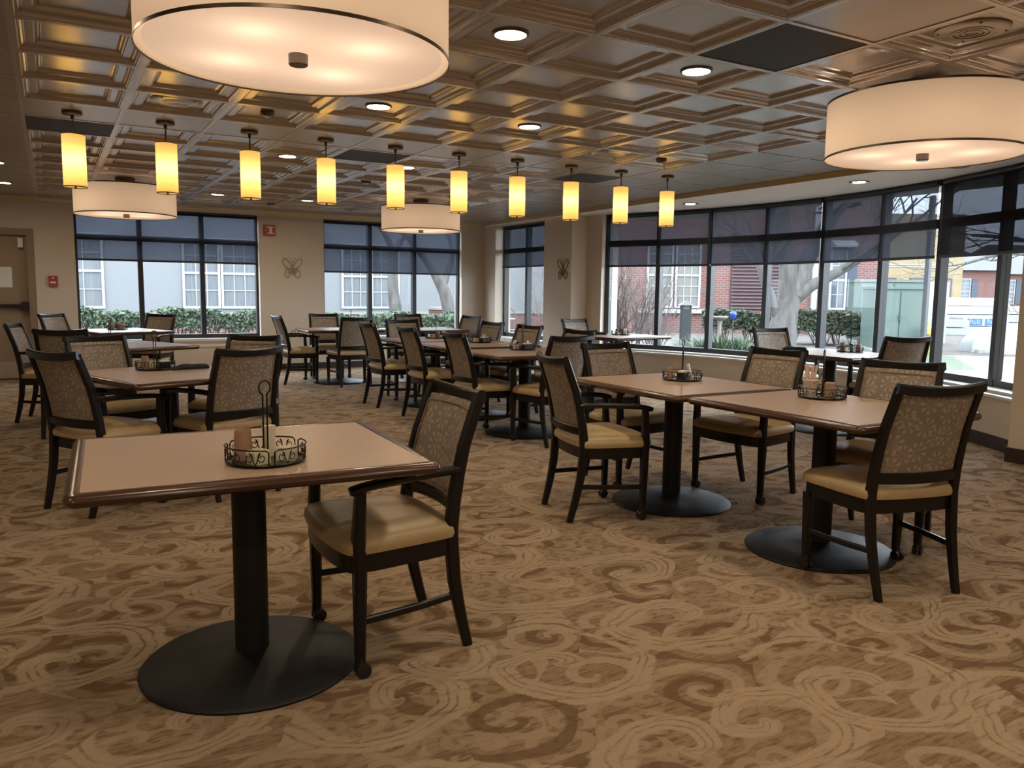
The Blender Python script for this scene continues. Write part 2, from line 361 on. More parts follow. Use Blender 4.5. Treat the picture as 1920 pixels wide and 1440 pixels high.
for i in range(-6, 11):
    for j in range(-14, 13):
        x0, x1 = i * T, (i + 1) * T; y1 = (j + 1) * T
        if -2 <= i and -8 <= j <= 11 and x1 < 6.38 and y1 < 7.32:
            o = bpy.data.objects.new('ceiling_tile', kind(i, j)); COL.objects.link(o); o.parent = ceil
            o.location = ((i + .5) * T, (j + .5) * T, CZ)
        else:
            xa, xb, ya, yb = max(x0, XL), min(x1, 6.345), max(j * T, YF), min(y1, YB)
            if xb - xa > .02 and yb - ya > .02: far.add([(xa, ya, CZ + .004), (xa, yb, CZ + .004), (xb, yb, CZ + .004), (xb, ya, CZ + .004)], [(0, 1, 2, 3)])
o = far.build('border_tiles', K['tileflat'], ceil, smooth=False); o['kind'] = 'stuff'
for i in range(-5, 11):
    MB().box(i * T - .012, i * T + .012, YF, YB, CZ, CZ + .006).build('grid_bar', K['tbar'], ceil, smooth=False)
for j in range(-14, 13):
    MB().box(XL, 6.345, j * T - .012, j * T + .012, CZ - .0005, CZ + .0055).build('grid_bar', K['tbar'], ceil, smooth=False)

# ------------------------------------------------------------------ windows
def pane_box(mb, a, b, off, t, z0, z1): mb.bar((a[0] + off[0], a[1] + off[1]), (b[0] + off[0], b[1] + off[1]), t, z0, z1); return mb
def window(name, pts, label, sill, head, tb=(1.98, 2.06), fw=.07, depth=.09, transom=True):
    """glazed run between plan points pts; every bar and pane is a part"""
    w = empty(name, (*pts[0], 0)); struct(w, label, 'window')
    o0 = Vector((*pts[0], 0))
    P = [Vector((p[0], p[1])) - Vector((o0.x, o0.y)) for p in pts]
    for k, p in enumerate(P):
        q = P[k + 1] if k + 1 < len(P) else P[k - 1]; d = (q - p).normalized() * fw / 2 * (1 if k + 1 < len(P) else -1)
        MB().bar(p - d, p + d, depth, sill, head).build('mullion', K['frame'], w, smooth=False)
    for k in range(len(P) - 1):
        a, b = P[k], P[k + 1]; d = (b - a).normalized() * fw / 2; a2, b2 = a + d, b - d
        MB().bar(a2, b2, depth * .9, sill, sill + .065).build('bottom_rail', K['frame'], w, smooth=False)
        MB().bar(a2, b2, depth * .9, head - .055, head).build('top_rail', K['frame'], w, smooth=False)
        zs = [(sill + .065, head - .055)]
        if transom:
            MB().bar(a2, b2, depth * .9, *tb).build('transom_bar', K['frame'], w, smooth=False); zs = [(sill + .065, tb[0]), (tb[1], head - .055)]
        for z0, z1 in zs: MB().bar(a2, b2, .008, z0, z1).build('glass_pane', K['glass'], w, smooth=False)
    return w
gy = YB + .14
window('window_1', [(W1[0], gy), (.69, gy), (1.56, gy), (W1[1], gy)], 'dark-framed three-light window nearest the door', WS, WH)
window('window_2', [(W2[0], gy), (4.27, gy), (5.09, gy), (W2[1], gy)], 'dark-framed three-light window near the room corner', WS, WH)
window('window_3', [(6.65, N1), (6.65, 6.14), (6.65, N0)], 'narrow dark-framed window in the right wall', WS - .02, WH)
window('window_4', [bay(a) for a in ANG], 'long curved bay of dark-framed windows', .482, 2.475, (1.995, 2.085))

def shade(pts, zb, label, zt=2.46, m='screen'):
    o0 = Vector((*pts[0], 0)); w = empty('roller_shade', (*pts[0], 0)); tag(w, label, 'roller shade', 'dark screen roller shades')
    P = [Vector((p[0] - o0.x, p[1] - o0.y, 0)) for p in pts]
    mb = MB()
    vs = []; fs = []
    for p in P: vs += [(p.x, p.y, zb), (p.x, p.y, zt)]
    for k in range(len(P) - 1): fs.append((2*k, 2*k+2, 2*k+3, 2*k+1))
    mb.add(vs, fs).build('screen_cloth', K[m], w, smooth=False)
    MB().sweep([p + Vector((0, 0, zb)) for p in P], rsect(.014, .03)).build('bottom_bar', K['frame'], w, smooth=False)
    MB().tube([p + Vector((0, 0, zt - .015)) for p in P], .022, 8).build('roller_tube', K['frame'], w)
    return w
sy = YB + .06
shade([(W1[0] + .03, sy), (W1[1] - .03, sy)], 1.695, 'dark roller shade half lowered in the back window nearest the door')
shade([(W2[0] + .02, sy), (W2[1] - .03, sy)], 1.60, 'dark roller shade lowered furthest, in the back window near the corner')
shade([(6.53, N1 - .1), (6.53, N0 + .01)], 1.735, 'dark roller shade in the narrow window of the right wall')
for a0, a1, lb in ((28.55, 13.4, 'dark roller shade on the two bay panes beside the butterfly wall'), (13.25, -2.0, 'dark roller shade on the bay panes in front of the big tree trunk'),
                   (-2.5, -17.2, 'dark roller shade on the bay panes in front of the green transformer'), (-17.85, -32.5, 'dark roller shade on the bay panes beside the right pier')):
    n = 3; shade([bay(a0 + (a1 - a0) * k / 2, 6.275) for k in range(n)], 1.705, lb, m='screen2' if a1 < -30 else 'screen')

# ------------------------------------------------------------------ door and wall things
dr = empty('door_1', (D0, YB, 0)); struct(dr, 'tan steel exit door with a dark push bar', 'door')
wd = D1 - D0
MB().box(.02, wd - .02, .05, .095, 0, DZ - .02).build('door_leaf', K['door'], dr, smooth=False)
for a, b, z0, z1 in ((-.06, .03, 0, DZ + .06), (wd - .03, wd + .06, 0, DZ + .06), (.03, wd - .03, DZ - .03, DZ + .06)):
    MB().box(a, b, -.022, .11, z0, z1).build('door_frame', K['doorframe'], dr, smooth=False)
MB().box(-.06, wd + .06, .0, .28, -.01, .012).build('threshold', K['bronze'], dr, smooth=False)
pb = MB().box(.1, wd - .12, -.03, -.002, 1.0, 1.05).build('push_bar', K['blackpl'], dr, smooth=False)
MB().box(wd - .13, wd - .04, -.045, .05, .965, 1.085).build('latch_case', K['blackpl'], pb, smooth=False)
MB().box(.12, .24, -.04, .05, .975, 1.075).build('hinge_case', K['blackpl'], pb, smooth=False)
MB().box(.36, wd - .36, -.02, .05, 1.86, 1.92).build('door_closer', K['door'], dr, smooth=False)
MB().box(wd - .13, wd - .07, -.02, .05, 1.83, 1.96).build('alarm_contact', K['whitepl'], dr, smooth=False)
MB().box(.03, wd - .03, .046, .05, .02, .25).build('kick_plate', mat('kick_plate', (.42, .33, .25), .4), dr, smooth=False)
MB().box(.55, .74, .045, .05, 1.28, 1.56).build('paper_notice', K['paper'], dr, smooth=False)
# fire alarm pull station
a = empty('alarm_pull', (-.45, YB, 1.375)); tag(a, 'small red fire alarm pull station between the door and the window', 'fire alarm')
MB().box(-.055, .055, -.035, 0, -.075, .075).build('housing', K['red'], a, smooth=False)
MB().box(-.035, .035, -.045, -.035, -.03, -.005).build('pull_handle', K['whitepl'], a, smooth=False)
MB().lathe([(.012, 0), (.012, .006)], 10).build('indicator', K['whitepl'], a, loc=(0, -.036, .045)).rotation_euler.x = R(90)
# strobe
a = empty('alarm_strobe', (2.56, YB, 2.225)); tag(a, 'square red alarm strobe with white mark high on the back wall', 'fire alarm')
MB().box(-.085, .085, -.05, 0, -.085, .085).build('housing', K['red'], a, smooth=False)
MB().box(-.005, .035, -.056, -.05, -.055, .055).build('strobe_lens', K['whitepl'], a, smooth=False)
for z0, z1, x0 in ((.042, .056, -.055), (-.056, -.042, -.035)): MB().box(x0, .065, -.055, -.05, z0, z1).build('white_mark', K['whitepl'], a, smooth=False)
# outlets
for x, lb in ((2.915, 'left of two pale outlet plates low on the back wall'), (3.03, 'right of two pale outlet plates low on the back wall')):
    a = empty('outlet_plate', (x, YB, .58)); tag(a, lb, 'outlet', 'outlet plates')
    MB().box(-.036, .036, -.006, 0, -.058, .058).build('plate', K['wirepale'], a, smooth=False)
    for z in (-.022, .022): MB().box(-.016, .016, -.009, -.006, z - .014, z + .014).build('socket', K['whitepl'], a, smooth=False)
def spiral(cx, cz, r0_, r1_, a0, turns, n=26):
    return [(cx + (r0_ + (r1_ - r0_) * k / n) * math.cos(a0 + turns * 2 * math.pi * k / n), 0, cz + (r0_ + (r1_ - r0_) * k / n) * math.sin(a0 + turns * 2 * math.pi * k / n)) for k in range(n + 1)]
def butterfly(name, loc, rz, m, label, s=1.0):
    a = empty(name, loc, rz); tag(a, label, 'wall art')
    def wing(sg):
        up = [(0, 0, 0), (sg*.03, 0, .06), (sg*.08, 0, .13), (sg*.13, 0, .145), (sg*.145, 0, .10), (sg*.12, 0, .04), (sg*.06, 0, .0), (0, 0, -.01)]
        lo = [(0, 0, -.01), (sg*.06, 0, -.01), (sg*.11, 0, -.05), (sg*.115, 0, -.11), (sg*.08, 0, -.15), (sg*.04, 0, -.11), (sg*.01, 0, -.05), (0, 0, -.02)]
        return [catmull(up, 6), catmull(lo, 6)]
    for sg in (-1, 1):
        for pts in wing(sg): MB().tube([(x*s, y*s - .012, z*s) for x, y, z in pts], .006, 6, up=(0, 1, 0)).build('wing_wire', m, a)
        MB().tube([(x*s, -.012, z*s) for x, y, z in spiral(sg*.045, -.055, .006, .035, 1.0, 1.6*sg)], .0045, 5, up=(0, 1, 0)).build('scroll_wire', m, a)
        MB().tube([(0, -.012, .02*s), (sg*.015*s, -.012, .10*s), (sg*.045*s, -.012, .165*s)], .003, 5, up=(0, 1, 0)).build('antenna', m, a)
    MB().tube([(0, -.012, -.1*s), (0, -.012, .05*s)], .007, 6, up=(0, 1, 0)).build('body', m, a)
    return a
def catmull(P, n):
    P = [Vector(p) for p in P]; out = []
    for k in range(len(P) - 1):
        a, b, c, d = P[max(k-1, 0)], P[k], P[k+1], P[min(k+2, len(P)-1)]
        for i in range(n):
            t = i / n; out.append(.5 * ((2*b) + (c - a)*t + (2*a - 5*b + 4*c - d)*t*t + (3*b - 3*c + d - a)*t**3))
    out.append(P[-1]); return out
butterfly('butterfly_art', (2.92, YB, 1.64), 0, K['wirepale'], 'pale wire butterfly on the back wall between the two windows', 1.05)
butterfly('butterfly_art', (XR, 4.73, 1.66), R(-90), K['wirebrown'], 'copper wire butterfly on the wall right of the narrow window', 1.0)

# ------------------------------------------------------------------ lamps
def pendant(i, label):
    a = empty('pendant_lamp', ((i - .5) * T, 1.5 * T, CZ)); tag(a, label, 'pendant lamp', 'row of cylinder pendants')
    MB().lathe([(.066, 0), (.066, -.016), (.06, -.02)], 24).build('canopy', K['bronze'], a)
    MB().lathe([(.012, -.02), (.012, -.05), (.0055, -.055), (.0055, -.16)], 10).build('stem', K['bronze'], a)
    sh = MB().lathe([(.076, -.155), (.076, -.518)], 32, cap0=False, cap1=False).build('shade', K['pend'], a)
    MB().lathe([(.0765, -.515), (.0775, -.515), (.0775, -.522), (.075, -.522)], 32, cap0=False, cap1=False).build('bottom_rim', K['bronze'], sh)
    MB().lathe([(.0765, -.153), (.0775, -.153), (.0775, -.158), (.075, -.158)], 32, cap0=False, cap1=False).build('top_rim', K['bronze'], sh)
    MB().lathe([(.074, -.500), (.001, -.500)], 32, cap0=False, cap1=False).build('diffuser', K['pend'], a)
    MB().lathe([(.008, -.495), (.008, -.528), (.004, -.532)], 10).build('finial', K['bronze'], a)
    MB().lathe([(.002, -.29), (.016, -.30), (.024, -.33), (.022, -.36), (.008, -.385), (.002, -.388)], 12).build('bulb', K['bulb'], a)
    return a
nth = ['leftmost', 'second', 'third', 'fourth', 'fifth', 'sixth', 'seventh', 'eighth', 'ninth', 'tenth and last']
for k in range(10):
    pendant(k, 'glowing yellow cylinder pendant, %s from the left in the row' % nth[k])
def drum(i, j, label):
    x, y = i * T, j * T
    a = empty('drum_lamp', (x, y, CZ)); tag(a, label, 'ceiling lamp', 'large fabric drum lamps')
    rr, zt, zb = .535, -.092, -.408
    MB().lathe([(.105, 0), (.105, -.022), (.095, -.026)], 32).build('canopy', K['bronze'], a)
    for k in range(3):
        an = 2.1 * k + .4; MB().tube([(.07*math.cos(an), .07*math.sin(an), -.02), (.07*math.cos(an), .07*math.sin(an), -.13)], .006, 6, up=(0, 1, 0)).build('stem', K['bronze'], a)
    MB().lathe([(.08, -.13), (.08, -.15), (.4, -.151), (.4, -.143), (.08, -.128)], 24).build('lamp_pan', K['whitepl'], a)
    sh = MB().lathe([(rr, zt), (rr, zb)], 72, cap0=False, cap1=False).build('shade', K['drum'], a)
    for z in (zt, zb): MB().lathe([(rr + .001, z - .006), (rr + .003, z - .006), (rr + .003, z + .006), (rr + .001, z + .006)], 72, cap0=False, cap1=False).build('rim_band', K['bronze'], sh)
    MB().lathe([(rr - .025, zb + .012), (.001, zb + .012)], 72, cap0=False, cap1=False).build('diffuser', K['diffuser'], a)
    MB().lathe([(.034, zb + .015), (.034, zb - .022), (.03, zb - .026)], 20).build('finial', mat('finial', (.22, .19, .17), .4, .6) if 'finial' not in bpy.data.materials else bpy.data.materials['finial'], a)
    for k in range(4):
        an = R(45 + 90 * k); ld = bpy.data.lights.new('drum_bulb', 'POINT'); ld.energy = 1.1; ld.color = (1.0, .78, .58); ld.shadow_soft_size = .03
        lo = bpy.data.objects.new('bulb_light', ld); COL.objects.link(lo); lo.parent = a; lo.location = (.28 * math.cos(an), .28 * math.sin(an), -.27)
    return a
drum(.5, -4.5, 'largest and nearest cream drum ceiling lamp, overhead at the top left')
drum(6.5, -4.5, 'cream drum ceiling lamp at the right edge over the window tables')
drum(.5, 7.5, 'far cream drum ceiling lamp in front of the window beside the door')
drum(6.5, 7.5, 'smallest, farthest cream drum ceiling lamp near the room corner')
def downlight(i, j, label, coffered=True):
    z = CZ + (.038 if coffered else .004)
    a = empty('recessed_downlight', ((i + .5) * T, (j + .5) * T, z)); tag(a, label, 'downlight', 'recessed ceiling downlights')
    MB().lathe([(.078, .0), (.092, -.001), (.092, -.006), (.078, -.010), (.078, 0)], 28, cap0=False, cap1=False).build('trim_ring', K['bronze'], a)
    MB().lathe([(.078, -.003), (.001, -.003)], 28, cap0=False, cap1=False).build('lens', K['lens'], a)
for i, j, c, lb in ((2, -4, True, 'nearest lit downlight, just right of the large drum lamp'), (4, -4, True, 'lit downlight beside the black ceiling tile'), (2, -1, True, 'lit downlight below the edge of the large drum lamp'),
                 (4, -1, True, 'lit downlight in the middle of the near ceiling field'), (2, 3, True, 'lit downlight between the third and fourth pendants'), (4, 3, True, 'lit downlight just right of the fifth pendant'),
                 (4, 9, True, 'far lit downlight below the fourth pendant'), (2, 9, True, 'far lit downlight behind the third pendant'), (-2, 6, False, 'upper of two downlights at the left edge of the picture'), (-2, 9, False, 'lower of two downlights at the left edge of the picture')):
    downlight(i, j, lb, c)
for i, j in ((2, -7), (4, -7), (-2, -3), (-2, 0), (-1, -7), (7, -7), (-4, -7), (-4, -10), (-1, -10), (2, -10), (4, -10), (7, -10), (-1, -13), (2, -13), (5, -13)): downlight(i, j, 'unseen downlight overhead or behind the viewer, added to light the chair backs', -1 <= i <= 7 and j >= -8)  # added lamps out of view, continuing the grid to brighten camera-facing chair backs
def speaker(i, j, label):
    a = empty('ceiling_speaker', ((i + .5) * T, (j + .5) * T, CZ + .037)); tag(a, label, 'speaker', 'round ceiling speakers')
    MB().lathe([(.165, .0), (.165, -.006), (.15, -.012), (.10, -.014)], 36).build('rim_plate', K['tileflat'], a)
    for r_ in (.03, .055, .08): MB().lathe([(r_, -.0145), (r_ + .012, -.0145), (r_ + .012, -.017), (r_, -.017)], 30, cap0=False, cap1=False).build('grille_ring', K['tbar'], a)
    for k in range(4): an = R(45 + 90 * k); MB().lathe([(.006, -.012), (.006, -.015)], 8, (.145 * math.cos(an), .145 * math.sin(an), 0)).build('screw', K['blackpl'], a)
speaker(0, 0, 'round ceiling speaker above the second pendant'); speaker(6, 0, 'round ceiling speaker above the eighth pendant'); speaker(5, -6, 'round ceiling speaker nearest, at the top right corner')
def detector(x, y, z, label, r_=.05):
    a = empty('smoke_detector', (x, y, z)); tag(a, label, 'detector', 'small ceiling discs')
    MB().lathe([(r_, 0), (r_, -.015), (r_ * .8, -.03)], 20).build('housing', K['bronze'], a); MB().lathe([(r_ * .4, -.03), (r_ * .4, -.036), (r_*.2, -.04)], 12).build('sensor_cap', K['tbar'], a)
detector(1.5 * T, .5 * T, CZ + .037, 'small dark ceiling disc between the second and third pendants'); detector(7.5 * T, .5 * T, CZ + .037, 'small dark ceiling disc above the ninth pendant')
detector(4.5 * T, 5.5 * T, CZ + .037, 'domed smoke detector left of the fifth pendant', .06); detector(3.8 * T, 10.1 * T, CZ + .0, 'pale far detector right of the third pendant', .06)
for x, y, lb in ((6.81, 2.34, 'soffit downlight right of the last pendant'), (6.80, -.19, 'soffit downlight above the middle of the bay windows')):
    a = empty('soffit_downlight', (x, y, 2.476)); tag(a, lb, 'downlight', 'white soffit downlights')
    MB().lathe([(.085, 0), (.10, -.001), (.10, -.006), (.085, -.009), (.085, 0)], 28, cap0=False, cap1=False).build('trim_ring', K['bronze'], a)
    MB().lathe([(.085, -.002), (.062, -.004)], 28, cap0=False, cap1=False).build('reflector', K['glassy'], a); MB().lathe([(.062, -.004), (.001, -.006)], 20, cap0=False, cap1=False).build('lens', K['lens2'], a)
a = empty('soffit_speaker', (6.66, -1.32, 2.476)); tag(a, 'thin dark round fitting in the white soffit near the right pier', 'speaker'); MB().lathe([(.085, 0), (.085, -.008), (.07, -.01)], 24).build('rim_plate', K['bronze'], a); MB().lathe([(.07, -.01), (.06, -.013)], 24).build('grille', K['glassy'], a)
a = empty('sprinkler_head', (6.74, 2.88, 2.476)); tag(a, 'tiny sprinkler head in the white soffit left of the last pendant', 'sprinkler'); MB().lathe([(.03, 0), (.03, -.004)], 14).build('escutcheon', K['whitepl'], a); MB().lathe([(.008, -.004), (.006, -.03), (.016, -.032)], 10).build('nozzle', K['bronze'], a)

# ------------------------------------------------------------------ dining tables
def rrect(w, d, r, n=6):
    out = []
    for cx, cy, a0 in ((w/2-r, d/2-r, 0), (-w/2+r, d/2-r, 90), (-w/2+r, -d/2+r, 180), (w/2-r, -d/2+r, 270)):
        out += [(cx + r*math.cos(R(a0 + 90*k/n)), cy + r*math.sin(R(a0 + 90*k/n))) for k in range(n + 1)]
    return out
TZ = .755
def make_table(w=1.07, d=.92):
    t = empty('dining_table')
    prof = [(-.042, 0.0), (-.030, .0015), (-.012, -.001), (-.003, -.008), (0, -.018), (-.004, -.028), (-.014, -.036), (-.05, -.040)]
    base = rrect(w, d, .035)
    def ring(off, dz):
        q = rrect(w + 2*off, d + 2*off, max(.035 + off, .004)); return [(x, y, TZ + dz) for x, y in q]
    MB().rings([ring(o, z) for o, z in prof], cap0=False, cap1=True).build('edge_band', K['edgewood'], t)
    q = rrect(w - .084, d - .084, .006)
    MB().prism(q, TZ - .03, TZ).build('tabletop', K['laminate'], t, smooth=False)
    MB().box(-.24, .24, -.035, .035, TZ - .062, TZ - .04).box(-.035, .035, -.24, .24, TZ - .0615, TZ - .0405).build('support_spider', K['castiron'], t, smooth=False)
    MB().lathe([(.057, .04), (.057, TZ - .06)], 24).build('column', K['castiron'], t)
    MB().lathe([(.365, 0), (.368, .008), (.355, .018), (.2, .036), (.09, .05), (.062, .058)], 48).build('base_disc', K['castiron'], t)
    return t
TAB = {}
tables = [('T1', .055, -2.93, -3, 'nearest dining table, in the left foreground with one armchair'),
          ('T2', 2.83, -1.95, 90, 'dining table joined to the right foreground table, on its far side'),
          ('T3', 2.87, -3.04, 90.5, 'right foreground dining table holding the cup of straws'),
          ('T4', .14, -.13, 110, 'angled dining table behind the nearest table, with a black napkin roll'),
          ('T5', .10, 2.75, 115, 'left dining table between the angled table and the far window table'),
          ('T6', .27, 5.65, 108, 'far left dining table under the window nearest the door'),
          ('T7', 3.02, 5.27, -4, 'far dining table before the wall between the two back windows'),
          ('T8', 3.31, 2.66, 0, 'farthest of the three dining tables in the middle row'),
          ('T9', 3.34, 1.69, 0, 'middle of the three dining tables in the middle row'),
          ('T10', 3.27, .59, 0, 'nearest of the three dining tables in the middle row'),
          ('T11', 5.90, 2.60, 10, 'dining table at the left end of the curved windows'),
          ('T12', 6.02, -.58, 92, 'dining table at the curved windows in front of the transformer'),
          ('T13', 4.15, 4.90, 0, 'farthest dining table, near the corner under the second back window')]
proto = None
for key, x, y, rz, lb in tables:
    if proto is None: proto = make_table(); t = proto
    else: t = copy_tree(proto)
    place(t, x, y, 0, R(rz)); tag(t, lb, 'table', 'square pedestal dining tables'); TAB[key] = (x, y)

# ------------------------------------------------------------------ chairs
def py_(z):
    P = [(0, 0), (.12, .032), (.28, .064), (.45, .075), (.6, .058), (.75, .022), (.95, -.05)]
    for (a, b), (c, d) in zip(P, P[1:]):
        if z <= c: return b + (d - b) * (z - a) / (c - a)
    return P[-1][1]
def px_(z): return .203 + .012 * math.sin(min(z, .9) / .9 * math.pi)
def seat_outline(inset=0.0, nf=10):
    # bowed front, tapering to the back, rounded corners
    P = [(-.20, .055), (0, .04), (.20, .055), (.245, .10), (.272, .30), (.282, .42), (.262, .475), (.14, .498), (0, .505), (-.14, .498), (-.262, .475), (-.282, .42), (-.272, .30), (-.245, .10)]
    c = Vector((0, .28)); n = len(P); out = []
    V = [Vector(p) for p in P]
    for k in range(n):
        a, b, d, e = V[k-1], V[k], V[(k+1) % n], V[(k+2) % n]
        for i in range(3):
            t = i / 3; out.append(.5 * ((2*b) + (d - a)*t + (2*a - 5*b + 4*d - e)*t*t + (3*b - 3*d + e - a)*t**3))
    return [(p.x - inset * (p.x - c.x) / .27, p.y - inset * (p.y - c.y) / .23) for p in out]
def make_chair(arms=True):
    t = empty('dining_chair'); E_ = K['espresso']
    # rear legs run up as back posts
    zs = [0, .08, .16, .26, .36, .45, .55, .65, .75, .85, .93]
    for sg in (-1, 1):
        MB().sweep([(sg * px_(z), py_(z), z) for z in zs], rsect(.034, .046), up=(0, 1, 0), scale=[.78, .85, .92, 1, 1.05, 1.08, 1.02, .98, .95, .92, .9]).build('leg', E_, t)
        top = .645 if arms else .40
        leg = MB().sweep([(sg * .262, .432, .058), (sg * .264, .432, .36), (sg * .264, .436, .45), (sg * .268, .428, top)] if arms else [(sg * .258, .432, .058), (sg * .26, .432, .38)], rsect(.046, .042), up=(0, 1, 0), scale=[.78, 1.05, 1.05, .82] if arms else [.78, 1.05]).build('leg', E_, t)
        cs = MB().tube([(sg * .262, .432, .046), (sg * .262, .432, .072)], .019, 10, up=(0, 1, 0)).build('caster_socket', K['chrome'], leg)
        w = MB()
        for dx in (-.013, .013):
            w.rings([[(sg * .262 + dx + ox, .424 + rr * math.cos(2*math.pi*k/14), .0275 + rr * math.sin(2*math.pi*k/14)) for k in range(14)] for ox, rr in ((-.009, .016), (-.007, .026), (.007, .026), (.009, .016))])
        w.build('caster', K['rubber'], leg)
        # side stretcher
        MB().sweep([(sg * px_(.2), py_(.2) + .01, .205), (sg * .238, .2, .20), (sg * .262, .425, .195)], rsect(.018, .026)).build('stretcher', E_, t)
        if arms:
            pts = catmull([(sg * px_(.67), py_(.67), .668), (sg * .242, .16, .672), (sg * .268, .30, .668), (sg * .275, .40, .660), (sg * .272, .465, .645)], 4)
            MB().sweep(pts, rsect(.042, .028, .3), scale=[.75] + [1] * (len(pts) - 2) + [.85]).build('armrest', E_, t)
    MB().prism(seat_outline(.014), .365, .428).build('seat_rail', E_, t)
    rr = []
    for ins, z in ((.02, .425), (.004, .43), (0, .445), (.003, .465), (.02, .483), (.06, .496), (.13, .505), (.21, .508)):
        rr.append([(x, y, z) for x, y in seat_outline(ins)])
    MB().rings(rr).build('seat', K['seat'], t)
    # curved back
    def bk(s, z, off): return (s * (px_(z) - .012), py_(z) - .034 * (1 - s * s) + off, z)
    nx, nz = 10, 9; F = []; Bk = []
    z0, z1 = .545, .895
    vs = []; fs = []
    for side, o1 in ((0, .016), (1, -.014)):
        for kz in range(nz + 1):
            for kx in range(nx + 1):
                s = -1 + 2 * kx / nx; z = z0 + (z1 - z0) * kz / nz
                edge = min(1, 6 * min(kx / nx, 1 - kx / nx, kz / nz, 1 - kz / nz))
                vs.append(bk(s * .99, z, o1 * (.35 + .65 * edge)))
    N = (nx + 1) * (nz + 1)
    for kz in range(nz):
        for kx in range(nx):
            a = kz * (nx + 1) + kx; fs.append((a + 1, a, a + nx + 1, a + nx + 2)); b = a + N; fs.append((b, b + 1, b + nx + 2, b + nx + 1))
    per = [k for k in range(nx + 1)] + [k * (nx + 1) + nx for k in range(1, nz + 1)] + [nz * (nx + 1) + k for k in range(nx - 1, -1, -1)] + [k * (nx + 1) for k in range(nz - 1, 0, -1)]
    for k in range(len(per)): a, b = per[k], per[(k + 1) % len(per)]; fs.append((a, b, b + N, a + N))
    back = MB().add(vs, fs).build('backrest', K['fabric'], t)
    pp = [bk(-.93 + 1.86 * k / 8, z0 + .02, .0185) for k in range(9)] + [bk(.93, z0 + .02 + (z1 - z0 - .04) * k / 5, .0165) for k in range(1, 6)] + [bk(.93 - 1.86 * k / 8, z1 - .02, .0185) for k in range(1, 9)] + [bk(-.93, z1 - .02 - (z1 - z0 - .04) * k / 5, .0165) for k in range(1, 5)]
    MB().tube(pp, .0028, 5, close=True, up=(0, 1, .2)).build('piping', K['piping'], back)
    def rail(zc, h, ext, lift): return [(s * (px_(zc) + ext), py_(zc + lift * s * s) - .034 * (1 - s * s) - .004, zc + lift * s * s) for s in [-1 + k / 6 for k in range(13)]]
    MB().sweep(rail(.912, .05, .016, .014), rsect(.030, .046, .25)).build('top_rail', E_, t)
    MB().sweep(rail(.525, .05, 0, 0), rsect(.028, .05, .25)).build('bottom_rail', E_, t)
    return t
def facing(dx, dy): return math.atan2(dy, dx) - math.pi / 2
# rear-feet centre x, y, facing dx, dy, arms, label
chairs = [
 (.780, -2.968, -1, .01, 1, 'nearest armchair, at the right side of the nearest table'),
 (-.465, -.54, .84, .54, 1, 'armchair seen from behind at the left of the angled table'),
 (.53, -.62, -.30, .95, 1, 'armchair with its flowered back to us, just beyond the nearest table'),
 (-.21, .93, .34, -.94, 1, 'armchair facing us across the angled table, left of its caddy'),
 (.84, .66, -.62, -.78, 1, 'armchair mostly hidden behind the flowered chair back by the nearest table'),
 (-.42, 2.05, .40, .92, 1, 'dark-backed armchair at the near side of the second left table'),
 (-.78, 3.38, .94, -.25, 1, 'leftmost armchair, beside the door wall, turned to the right'),
 (-.46, 6.38, .75, -.66, 1, 'far left armchair between the door and the window'),
 (.80, 6.30, -.65, -.76, 1, 'far armchair in front of the window nearest the door'),
 (2.22, 5.42, 1, .02, 1, 'armchair in profile in front of the wall between the back windows'),
 (3.06, 6.14, -.05, -1, 1, 'armchair facing us under the pale wire butterfly wall'),
 (3.03, 4.60, .02, 1, 0, 'armless chair seen from behind at the far middle table'),
 (4.28, 5.78, -.05, -1, 1, 'armchair facing us in front of the second back window'),
 (4.86, 4.83, -.9, -.25, 1, 'armchair at the right of the farthest table near the corner'),
 (2.59, 2.84, 1, .03, 1, 'farthest of three chairs along the left side of the middle row'),
 (2.63, 1.78, 1, .0, 1, 'middle of three chairs along the left side of the middle row'),
 (2.62, .68, 1, -.02, 1, 'nearest of three chairs along the left side of the middle row'),
 (3.28, 3.56, .0, -1, 1, 'armchair facing us at the far end of the middle row'),
 (4.05, 2.72, -1, -.12, 1, 'farthest chair on the right side of the middle row, below the narrow window'),
 (4.00, 1.78, -1, -.12, 1, 'middle chair on the right side of the middle row, below the narrow window'),
 (3.93, .72, -1, -.15, 1, 'nearest chair on the right side of the middle row'),
 (3.26, -.13, -.06, 1, 1, 'armchair with its back to us at the near end of the middle row'),
 (2.97, -1.09, .06, -1, 1, 'armchair facing us at the far side of the joined right tables'),
 (2.04, -1.84, .97, -.2, 1, 'armchair at the left side of the joined right tables'),
 (3.67, -1.97, -.99, -.1, 1, 'armchair facing left at the window side of the joined right tables'),
 (3.57, -2.95, -.95, -.32, 1, 'armchair facing left behind the right foreground table, next to the flowered chair'),
 (2.71, -3.69, .25, .97, 0, 'nearest right chair, its flowered back to us at the right foreground table'),
 (5.72, 3.32, .06, -1, 1, 'pale lit chair beside the first curved window pane'),
 (6.36, .46, -.25, -.97, 1, 'pale lit chair in front of the big tree trunk window'),
 (6.20, -1.22, .42, .91, 1, 'chair seen from behind in front of the yellow hydrant'),
]
pa = pn = None
for x, y, dx, dy, ar, lb in chairs:
    if ar:
        if pa is None: pa = make_chair(True); c = pa
        else: c = copy_tree(pa)
    else:
        if pn is None: pn = make_chair(False); c = pn
        else: c = copy_tree(pn)
    place(c, x, y, 0, facing(dx, dy)); tag(c, lb, 'chair', 'dark wood dining chairs')

